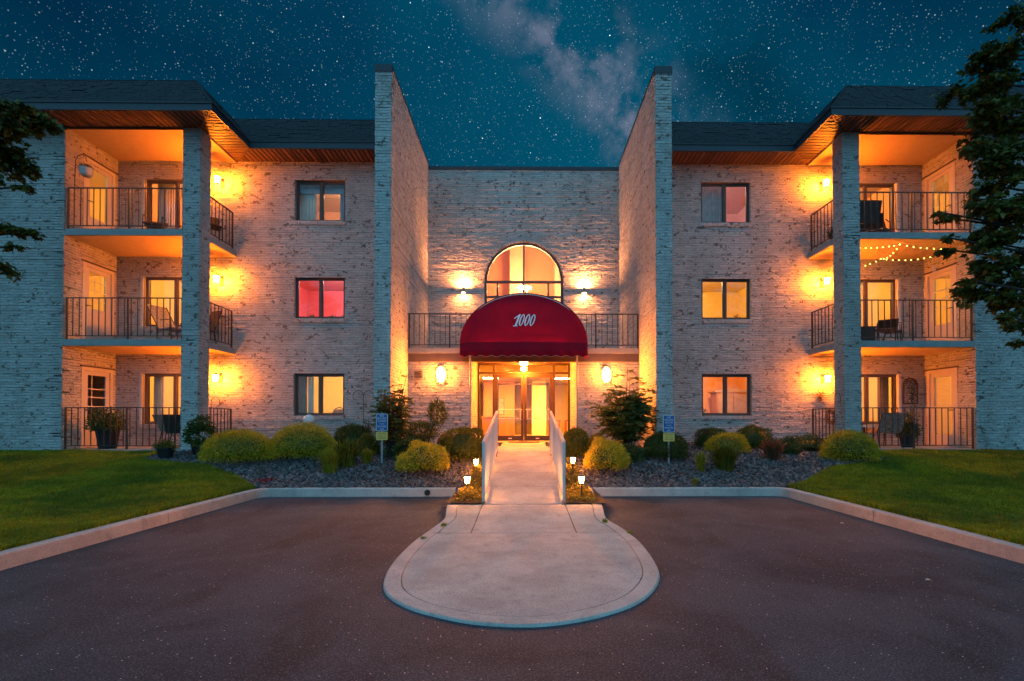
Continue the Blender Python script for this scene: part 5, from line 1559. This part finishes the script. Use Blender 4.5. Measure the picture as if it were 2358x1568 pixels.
pot_plant('potted_plant', -6.85, 11.75, H(-6.85, 11.75), .15, .22, 'reddish leaved plant tucked between flower pot and mounded shrub', M['russet'], 1500, (.045, .02), .35, .24)
pot_plant('potted_plant', -10.62, 12.72, zp, .26, .52, 'large black pot with a bushy yellow green plant by the left patio door', M['olive'], 2200, (.09, .03), .50, .40)
pot_plant('potted_plant', 10.35, 13.2, zp, .20, .34, 'leafy potted plant beside the arched iron panel on the patio', M['deep'], 1500, (.09, .035), .55, .26)
pot_plant('potted_plant', -8.35, 13.15, F1, .16, .28, 'potted plant behind the side railing of the left patio', M['olive'], 1200, (.06, .02), .45, .24)
pot_plant('potted_plant', 8.35, 13.1, F3, .12, .18, 'small potted plant behind the top floor side railing', M['green'], 700, (.06, .02), .25, .16)

def metal_chair(x, y, z, ang, label, mat, back=.55, sw=.5, name='patio_chair', recl=.22, cushion=None):
    t = thing(name, label, 'chair', (x, y, z))
    ca, sa = math.cos(ang), math.sin(ang)
    def T(a, b, c): return (x+a*ca-b*sa, y+a*sa+b*ca, z+c)
    h = sw/2
    for sx in (-1, 1):
        MB().tube([T(sx*h, -h, 0), T(sx*h, -h*.9, .42), T(sx*h, -h*.85, .62), T(sx*h, h*.7, .64)], .013, 6).build('leg', M['black'], t)
        MB().tube([T(sx*h, h+.08, 0), T(sx*h, h, .42), T(sx*h, h+recl, .42+back)], .013, 6).build('leg', M['black'], t)
    mb = MB(); mb.prism([T(-h, -h, .40), T(h, -h, .40), T(h, h, .39), T(-h, h, .39)], (0, 0, .025)); mb.build('seat', mat, t)
    mb = MB(); p = [T(-h, h, .42), T(h, h, .42), T(h, h+recl, .42+back), T(-h, h+recl, .42+back)]; mb.prism(p, Vector(T(0, .02, 0))-Vector(T(0, 0, 0))); mb.build('backrest', mat, t)
    if cushion:
        mb = MB(); mb.prism([T(-h+.03, -h+.02, .426), T(h-.03, -h+.02, .426), T(h-.03, h-.04, .426), T(-h+.03, h-.04, .426)], (0, 0, .09)); mb.build('cushion', cushion, t)
    return t
metal_chair(9.05, 13.15, F3, PI, 'dark sling chair with a broad back on the top right balcony', M['sling'], .55, .62, recl=.12)
metal_chair(9.75, 13.35, F3, 2.2, 'small black metal chair beside the dark sling chair', M['sling'], .32, .40)
metal_chair(-9.35, 13.3, F2, 1.2, 'reclining striped sling chair folded back on the middle left balcony', M['slingblue'], .70, .52, recl=.5)
metal_chair(-8.75, 13.45, F2, -.4, 'black metal chair with a high back by the pillar, middle left balcony', M['sling'], .62, .42)
metal_chair(-9.85, 13.2, F3, .4, 'low black chair behind the top left balcony railing', M['sling'], .25, .42)
metal_chair(-8.35, 13.25, F3, .7, 'dark folding chair behind the side railing of the top left balcony', M['sling'], .40, .40)
metal_chair(9.75, 13.1, F2, 2.6, 'low black chair next to the storage box on the middle right balcony', M['sling'], .2, .40)
metal_chair(10.15, 13.4, F2, 1.0, 'small low table like stool by the middle floor door', M['sling'], .08, .36, name='patio_stool')
metal_chair(9.62, 13.2, F1, PI, 'patio armchair with a light patterned cushion under the ground floor window', M['pattern'], .50, .62, cushion=M['pattern'])
metal_chair(-8.95, 13.1, F1, PI+.3, 'wicker patio chair with a cream cushion on the left patio', M['sling'], .45, .60, cushion=M['cushion'])
metal_chair(-9.3, 13.35, F1, PI-.5, 'dark patio chair draped with a patterned throw on the left patio', M['pattern'], .45, .50)
def box_thing(name, x0, x1, y0, y1, z0, z1, mat, label, cat, lid=True):
    t = thing(name, label, cat, ((x0+x1)/2, (y0+y1)/2, z0))
    MB().box(x0, x1, y0, y1, z0, z1-.03).build('body', mat, t)
    MB().box(x0-.015, x1+.015, y0-.015, y1+.015, z1-.029, z1).build('lid', mat, t)
box_thing('storage_box', 8.62, 9.22, 12.8, 13.3, F2, F2+.44, M['sling'], 'dark storage box behind the middle right balcony railing', 'storage box')
t = thing('patio_table', 'small patio table with a pale top on the right patio', 'table', (8.85, 12.95, F1))
MB().box(8.60, 9.15, 12.75, 13.15, F1+.55, F1+.58).build('table_top', M['white_trim'], t)
for a in (8.63, 9.12):
    for b in (12.78, 13.12): MB().box(a-.015, a+.015, b-.015, b+.015, F1, F1+.549).build('leg', M['black'], t)
# arched iron wall panel on the right patio
t = thing('iron_wall_panel', 'arched dark iron wall panel with a leafy scroll between window and door', 'wall decoration', (11.0, YW-.05, F1+1.2))
xa, xb, za, zb2 = 10.80, 11.20, F1+1.20, F1+1.72
mb = MB(); yy = YW-.05
pts = [(xa, yy, za), (xa, yy, zb2)]+[(11.0-.2*math.cos(a), yy, zb2+.2*math.sin(a)) for a in np.linspace(.2, PI-.2, 9)]+[(xb, yy, zb2), (xb, yy, za), (xa, yy, za)]
mb.tube(pts, .022, 6); mb.build('frame', M['rail'], t)
mb = MB()
for k in range(46):
    cx, cz, r0 = random.uniform(xa+.05, xb-.05), random.uniform(za+.05, zb2+.12), random.uniform(.025, .06)
    a0 = random.uniform(0, 6.28)
    mb.tube([(cx+r0*math.cos(a0+q), yy+random.uniform(-.005, .005), cz+r0*math.sin(a0+q)) for q in np.linspace(0, 4.2, 7)], .006, 4)
mb.build('scrollwork', M['black'], t)
# wreath on the ground floor right side railing
t = thing('wreath', 'twiggy wreath hanging on the side railing of the right patio', 'wreath', (8.13, 12.9, 1.5))
P = []; 
for k in range(700):
    a = random.uniform(0, 2*PI); rr = .17+random.gauss(0, .03); P.append((8.12+random.gauss(0, .02), 12.95+rr*math.cos(a), 1.52+rr*math.sin(a)))
V, F = leaves(np.array(P), RG.normal(0, 1, (700, 3)), .05, .014, 0, .3); finish('twigs', np_mesh('twigs', V, F, off(t)), M['russet'], t)
# hanging flower under the right ground lamp
t = thing('hanging_ornament', 'leafy ornament hanging on the brick under the ground floor lamp, string light side', 'wall ornament', (8.55, YW-.03, F1+1.5))
P = np.stack([RG.normal(8.42, .07, 260), RG.normal(YW-.06, .012, 260), RG.normal(F1+1.42, .09, 260)], 1)
V, F = leaves(P, np.tile((0, -.5, -.3), (260, 1)), .04, .02, 0, .7); finish('leaves', np_mesh('leaves', V, F, off(t)), M['russet'], t)
# hanging basket top left
t = thing('hanging_basket', 'white hanging basket with small flowers on a curved hook, top left balcony', 'hanging basket', (-11.15, 12.45, F3+1.0))
MB().tube([(-11.27, 12.42, F3+1.05), (-11.25, 12.42, F3+1.75), (-11.20, 12.42, F3+1.86), (-11.10, 12.42, F3+1.90), (-11.00, 12.42, F3+1.84), (-10.98, 12.42, F3+1.72)], .009, 6).build('hook', M['black'], t)
MB().lathe((-10.98, 12.42, F3+1.34), [(.085, 0), (.135, .07), (.14, .19), (.15, .20)], 16).build('basket', M['white_trim'], t, smooth=True)
P = np.array((-10.98, 12.42, F3+1.56))+RG.normal(0, 1, (420, 3))*np.array((.07, .07, .04))
V, F = leaves(P, np.tile((0, 0, .8), (420, 1)), .05, .014, 0, .7); finish('foliage', np_mesh('foliage', V, F, off(t)), M['russet'], t)
MB().tube([(-10.98, 12.42, F3+1.74), (-11.08, 12.42, F3+1.53)], .003, 4).tube([(-10.98, 12.42, F3+1.74), (-10.88, 12.42, F3+1.53)], .003, 4).build('hanger', M['black'], t)
# wind chime
t = thing('wind_chime', 'little white wind chime hanging before the middle right door', 'wind chime', (10.75, 12.75, F2+2.0))
mb = MB(); mb.tube([(10.75, 12.75, F2+2.57), (10.75, 12.75, F2+2.05)], .003, 4); mb.build('cord', M['black'], t)
for k in range(5): MB().tube([(10.72+k*.018, 12.75+(k % 2)*.02, F2+2.04), (10.72+k*.018, 12.75+(k % 2)*.02, F2+1.86-.02*(k % 3))], .006, 6).build('chime_tube', M['white_trim'], t)
# string lights on the middle right balcony
t = thing('string_lights', 'string of tiny warm lights looped under the middle right balcony ceiling', 'string lights', (9.9, 12.6, F3-.2))
runs = []
def swag(a, b, sag, n): return [tuple(Vector(a).lerp(Vector(b), i/n)-Vector((0, 0, sag*4*(i/n)*(1-i/n)))) for i in range(n+1)]
zc = F3-.185
r1 = swag((8.56, 12.62, zc-.10), (9.75, 12.62, zc-.02), .04, 8)+swag((9.75, 12.62, zc-.02), (11.35, 12.62, zc-.12), .05, 9)[1:]
r2 = swag((8.56, 13.5, zc-.30), (9.9, 13.5, zc-.10), .14, 9)+swag((9.9, 13.5, zc-.10), (11.30, 12.7, zc-.10), .14, 12)[1:]
r3 = swag((9.75, 12.62, zc-.02), (9.9, 13.5, zc-.10), .10, 6)
for rn in (r1, r2, r3):
    MB().tube(rn, .003, 4).build('cord', M['black'], t)
bm_ = MB().ball((0, 0, 0), .0085, n=8, k=5); bme = bpy.data.meshes.new('bulb'); bme.from_pydata(bm_.v, [], bm_.f); bme.materials.append(lamp_mat((1, .50, .10), 40))
for rn in (r1, r2, r3):
    for i in range(len(rn)-1):
        for u in (.0,):
            p = Vector(rn[i]).lerp(Vector(rn[i+1]), u+random.uniform(-.1, .1)); p.z -= .018
            o = bpy.data.objects.new('bulb', bme); COL.objects.link(o); o.parent = t; o.location = p-off(t)

# ------------------------------------------------------------------ things seen inside the rooms
def curtain(x0, x1, y, z0, z1, mat, label, waves=8, amp=.02):
    t = thing('curtain', label, 'curtain', ((x0+x1)/2, y, z0)); n = waves*8; mb = MB()
    for i in range(n+1):
        u = i/n; x = x0+(x1-x0)*u; yy = y+amp*math.sin(u*waves*2*PI)
        mb.v += [(x, yy, z0), (x, yy, z1), (x, yy+.006, z0), (x, yy+.006, z1)]
    for i in range(n):
        b = i*4; mb.face((b, b+4, b+5, b+1)); mb.face((b+2, b+3, b+7, b+6)); mb.face((b+1, b+5, b+7, b+3)); mb.face((b, b+2, b+6, b+4))
    mb.build('fabric', mat, t, smooth=True)
    MB().tube([(x0-.03, y+.003, z1+.02), (x1+.03, y+.003, z1+.02)], .010, 6).build('curtain_rod', M['bronze'], t)
yi = YW+.36
GREYC = plain('grey_curtain', (.46, .42, .46), .9)
curtain(-5.33, -5.02, yi, F3+.5, F3+2.1, GREYC, 'grey lilac curtain at the right edge of the top left window', 5)
curtain(-6.50, -6.02, yi, F3+.5, F3+2.1, M['curtain'], 'pale curtain at the left edge of the top left window', 6)
o = MB().box(-6.55, -5.0, yi-.06, yi-.03, F3+1.78, F3+2.12).build('window_blind', GREYC, origin=(-5.8, yi, F3+1.95)); tag(o, 'raised grey blind across the head of the top left window', 'blind')
curtain(-6.50, -6.26, yi, F1+.4, F1+2.1, M['curtain_brown'], 'brown curtain at the left edge of the ground floor window by the globe lamp', 4)
curtain(-6.24, -6.08, yi+.03, F1+.4, F1+2.1, M['curtain'], 'sheer curtain beside the brown one in the ground floor window', 3)
curtain(-5.20, -5.02, yi, F1+.4, F1+2.1, M['curtain_brown'], 'narrow brown curtain at the right edge of the ground floor window', 3)
curtain(5.04, 5.9, yi+.05, F3+.5, F3+2.15, plain('pink_sheer', (.66, .46, .42), .9), 'pale pink sheer curtain in the left half of the top right window', 11, .012)
curtain(-10.6, -9.95, yi, F3+.3, F3+2.1, M['curtain'], 'pleated drapes in the top left balcony window', 9)
curtain(-10.65, -10.35, yi, F1+.3, F1+2.1, M['curtain'], 'pale drape at the edge of the ground floor patio window', 4)
curtain(10.35, 10.68, yi, F1+.3, F1+2.1, M['curtain_brown'], 'orange brown drape at the edge of the right patio window', 4)
picture(-6.05, YW+3.19, F1+1.62, .30, .55, 'narrow dark framed picture in the ground floor room by the globe lamp')
picture(5.30, YW+1.88, F1+1.42, .22, .28, 'small square framed print in the orange room') if False else None
picture(5.62, YW+3.19, F1+1.55, .40, .50, 'small framed print on the orange wall left of the cabinet')
picture(-9.75, YW+2.79, F1+1.5, .5, .6, 'framed picture seen through the left patio window')
t = thing('tall_cabinet', 'tall red brown wooden cabinet in the orange ground floor room', 'cabinet', (7.0, YW+2.5, F1))
MB().box(6.35, 7.45, YW+2.2, YW+2.75, F1, F1+1.65).build('body', M['wood'], t)
MB().prism([(6.30, YW+2.17, F1+1.651), (7.5, YW+2.17, F1+1.651), (7.5, YW+2.17, F1+1.70), (6.9, YW+2.17, F1+1.80), (6.30, YW+2.17, F1+1.70)], (0, .6, 0)).build('cornice', M['curtain_brown'], t)
for a, b in ((6.4, 6.88), (6.92, 7.4)): MB().box(a, b, YW+2.18, YW+2.199, F1+.1, F1+1.6).build('door', M['curtain_brown'], t)
for i, (x, y, z, lab) in enumerate(((5.02+.22, YW+.45, F1+.86, 'dark flower arrangement on the sill of the orange room'), (-6.2, YW+.45, F2+.86, 'flowers on the sill of the pink room, left pane'), (-5.62, YW+.45, F2+.86, 'small potted flower on the sill of the pink room, centre'), (-5.22, YW+.45, F2+.86, 'dark potted flower on the sill of the pink room, right corner'), (6.28, YW+.5, F2+.86, 'red ornament in the corner of the amber room window'))):
    t = thing('sill_plant', lab, 'plant', (x, y, z))
    MB().lathe((x, y, z-.02), [(.035, 0), (.05, .08)], 10).build('vase', M['bronze'], t)
    P = np.array((x, y, z+.12))+RG.normal(0, 1, (160, 3))*np.array((.06, .04, .05))
    V, F = leaves(P, RG.normal(0, 1, (160, 3)), .04, .025, 0, .5); finish('foliage', np_mesh('foliage', V, F, off(t)), M['russet'] if i in (0, 4) else M['deep'], t)
t = thing('dining_chair', 'dark arched back chair seen in the yellow ground floor room', 'chair', (-5.6, YW+1.1, F1))
mb = MB(); mb.tube([(-5.80, YW+1.1, F1), (-5.80, YW+1.1, F1+.95), (-5.72, YW+1.1, F1+1.08), (-5.6, YW+1.1, F1+1.13), (-5.48, YW+1.1, F1+1.08), (-5.40, YW+1.1, F1+.95), (-5.40, YW+1.1, F1)], .02, 6); mb.build('back_frame', M['wood'], t)
MB().box(-5.78, -5.42, YW+1.09, YW+1.11, F1+.6, F1+1.06).build('backrest', M['curtain_brown'], t)
MB().box(-5.82, -5.38, YW+1.12, YW+1.55, F1+.44, F1+.48).build('seat', M['curtain_brown'], t)
t = thing('wall_discs', 'pair of round brown wall ornaments in the right patio room', 'wall ornament', (9.9, YW+2.78, F1+1.3))
for x, z in ((10.75, F1+1.5), (10.25, F1+1.52)): MB().tube([(x, YW+2.76, z), (x, YW+2.79, z)], .20, 18).build('disc', M['curtain_brown'], t)

# ------------------------------------------------------------------ trees
def maple_leaf():
    a = [(0, 0), (.28, .02), (.22, .22), (.52, .38), (.28, .48), (.20, .62), (0, 1.0), (-.20, .62), (-.28, .48), (-.52, .38), (-.22, .22), (-.28, .02)]
    return np.array(a)
ML = maple_leaf()
def tree(X, Y, trunk_r, top, clusters, label, per, seed, lsize=.115):
    rg = np.random.default_rng(seed); rnd = random.Random(seed)
    z0 = H(X, Y)
    t = thing('maple_tree', label, 'tree', (X, Y, z0))
    mb = MB(); mb.tube([(X, Y, z0-.1), (X+.03, Y, z0+.3), (X-.04, Y+.05, z0+1.8), (X+.05, Y, z0+4), (X, Y, top)], [trunk_r*1.35, trunk_r, trunk_r*.85, trunk_r*.6, trunk_r*.2], 12)
    mb.build('trunk', M['bark'], t, smooth=True)
    br = MB()
    P = []; D = []
    for (cx, cy, cz, r) in clusters:
        c = Vector((cx, cy, cz)); b = Vector((X, Y, max(z0+1.6, min(top-.4, cz-.25*abs(cx-X)-.2))))
        mid = b.lerp(c, .5)+Vector((0, rnd.uniform(-.1, .1), .12))
        br.tube([b, mid, c], [trunk_r*.26, trunk_r*.15, .012], 6)
        tw = []
        for k in range(8):
            d_ = Vector((rnd.gauss(0, 1), rnd.gauss(0, 1), rnd.gauss(0, .45))).normalized()
            out = (c-Vector((X, Y, cz))); out.z = 0; d_ = (d_+out.normalized()*.5).normalized()
            e = c+d_*r*rnd.uniform(.7, 1.15)+Vector((0, 0, -.15*r)); tw.append((c, e)); br.tube([c, c.lerp(e, .55)+Vector((0, 0, .03)), e], [.010, .006, .003], 4)
        n = int(per*r*r)
        for _ in range(n):
            a, e = tw[rnd.randrange(8)]; u = rnd.random()**.6
            p = a.lerp(e, u)+Vector((rnd.gauss(0, .20*r), rnd.gauss(0, .20*r), rnd.gauss(0, .12*r)))
            P.append(tuple(p)); dd = (e-a).normalized(); D.append((dd.x+rnd.gauss(0, .5), dd.y+rnd.gauss(0, .5), -.45+rnd.gauss(0, .3)))
    br.build('branches', M['bark'], t)
    P = np.array(P); D = np.array(D); n = len(P)
    D /= np.linalg.norm(D, axis=1)[:, None]
    up = np.tile((0, 0, 1.0), (n, 1))+rg.normal(0, .55, (n, 3))
    S = np.cross(D, up); S /= np.linalg.norm(S, axis=1)[:, None]+1e-9
    Nn = np.cross(S, D)
    sz = lsize*rg.uniform(.6, 1.2, n)
    V = P[:, None, :]+sz[:, None, None]*(ML[None, :, 0:1]*S[:, None, :]+ML[None, :, 1:2]*D[:, None, :]-(.35*np.abs(ML[None, :, 0:1])+.18*ML[None, :, 1:2]**2)*Nn[:, None, :])
    k = len(ML); b = np.arange(n)*k
    tris = []
    for i, j, m_ in ((0, 1, 2), (0, 2, 10), (0, 10, 11), (2, 3, 4), (10, 8, 9), (2, 4, 5), (2, 5, 7), (2, 7, 10), (10, 7, 8), (5, 6, 7)): tris.append(np.stack([b+i, b+j, b+m_], 1))
    finish('crown', np_mesh('crown', V.reshape(-1, 3), np.concatenate(tris), Vector((X, Y, z0))), M['maple'], t)
YT = 7.8; kx = YT/1136
def cl_px(lst, yy=YT):
    return [((x-1206)*yy/1136, yy+random.uniform(-.35, .35), 1.4+(970-y)*yy/1136, 0.98*r*yy/1136) for x, y, r in lst]
Lc = cl_px([(0, 235, 52), (48, 250, 34), (76, 262, 18), (-8, 300, 55), (34, 300, 32), (-8, 360, 45), (24, 372, 24), (-8, 410, 36), (34, 420, 18), (-5, 515, 34), (34, 520, 18), (-8, 610, 26), (12, 622, 12), (12, 560, 16), (-20, 330, 50), (-22, 460, 40), (30, 270, 40)])
Rc = cl_px([(2356, 60, 34), (2300, 170, 44), (2345, 140, 40), (2245, 172, 24), (2340, 240, 62), (2268, 262, 38), (2330, 350, 60), (2268, 335, 28), (2305, 420, 44), (2350, 480, 60), (2260, 480, 36), (2212, 492, 22), (2180, 482, 12), (2285, 560, 42), (2228, 560, 22), (2196, 545, 12), (2330, 600, 50), (2262, 655, 32), (2222, 648, 16), (2335, 690, 42), (2290, 735, 20), (2350, 745, 30), (2340, 790, 16)]+[(2352, 20, 34), (2340, 75, 34), (2325, 110, 34)]+[(2376, y_, 36) for y_ in range(90, 760, 62)]+[(2318, 290, 40), (2310, 380, 40), (2318, 520, 40), (2300, 610, 36), (2322, 655, 36)])
def outer(s, n, seed):
    r = random.Random(seed); out = []
    while len(out) < n:
        x, y, z, q = r.uniform(8.6, 12.2), r.uniform(6.0, 8.8), r.uniform(3.0, 9.6), r.uniform(.45, .75)
        if x < y*1.07+q*1.25+.1: continue
        if ((x-10.2)/2.0)**2+((y-7.2)/2)**2+((z-6.2)/3.4)**2 > 1: continue
        out.append((s*x, y, z, q))
    return out
tree(-10.4, 7.4, .16, 8.6, Lc+outer(-1, 16, 3), 'maple tree whose leafy branch tips reach in beside the blank left wall', 5200, 21, .088)
tree(10.3, 7.3, .18, 9.2, Rc+outer(1, 20, 4), 'large dark maple tree reaching in front of the right balconies', 4600, 22, .095)

# small litter on the asphalt
for i, (x, y, r_, lab) in enumerate(((3.42, 2.75, .035, 'small dry leaf on the asphalt near the right front'), (4.0, 2.45, .03, 'curled brown leaf on the asphalt nearer the corner'), (3.55, 4.3, .03, 'pale wood chip on the asphalt by the right kerb'), (4.35, 6.7, .03, 'thin white scrap lying by the right kerb joint'))):
    mb = MB(); k = 7
    mb.prism([(x+r_*math.cos(6.28*j/k)*(1 if j % 2 else .6), y+r_*.8*math.sin(6.28*j/k), .004+.006*(j % 3)) for j in range(k)], (0, 0, .004))
    o = mb.build('dry_leaf' if i < 2 else 'wood_chip', M['wood'] if i < 2 else M['cushion'], origin=(x, y, 0)); tag(o, lab, 'leaf' if i < 2 else 'litter')
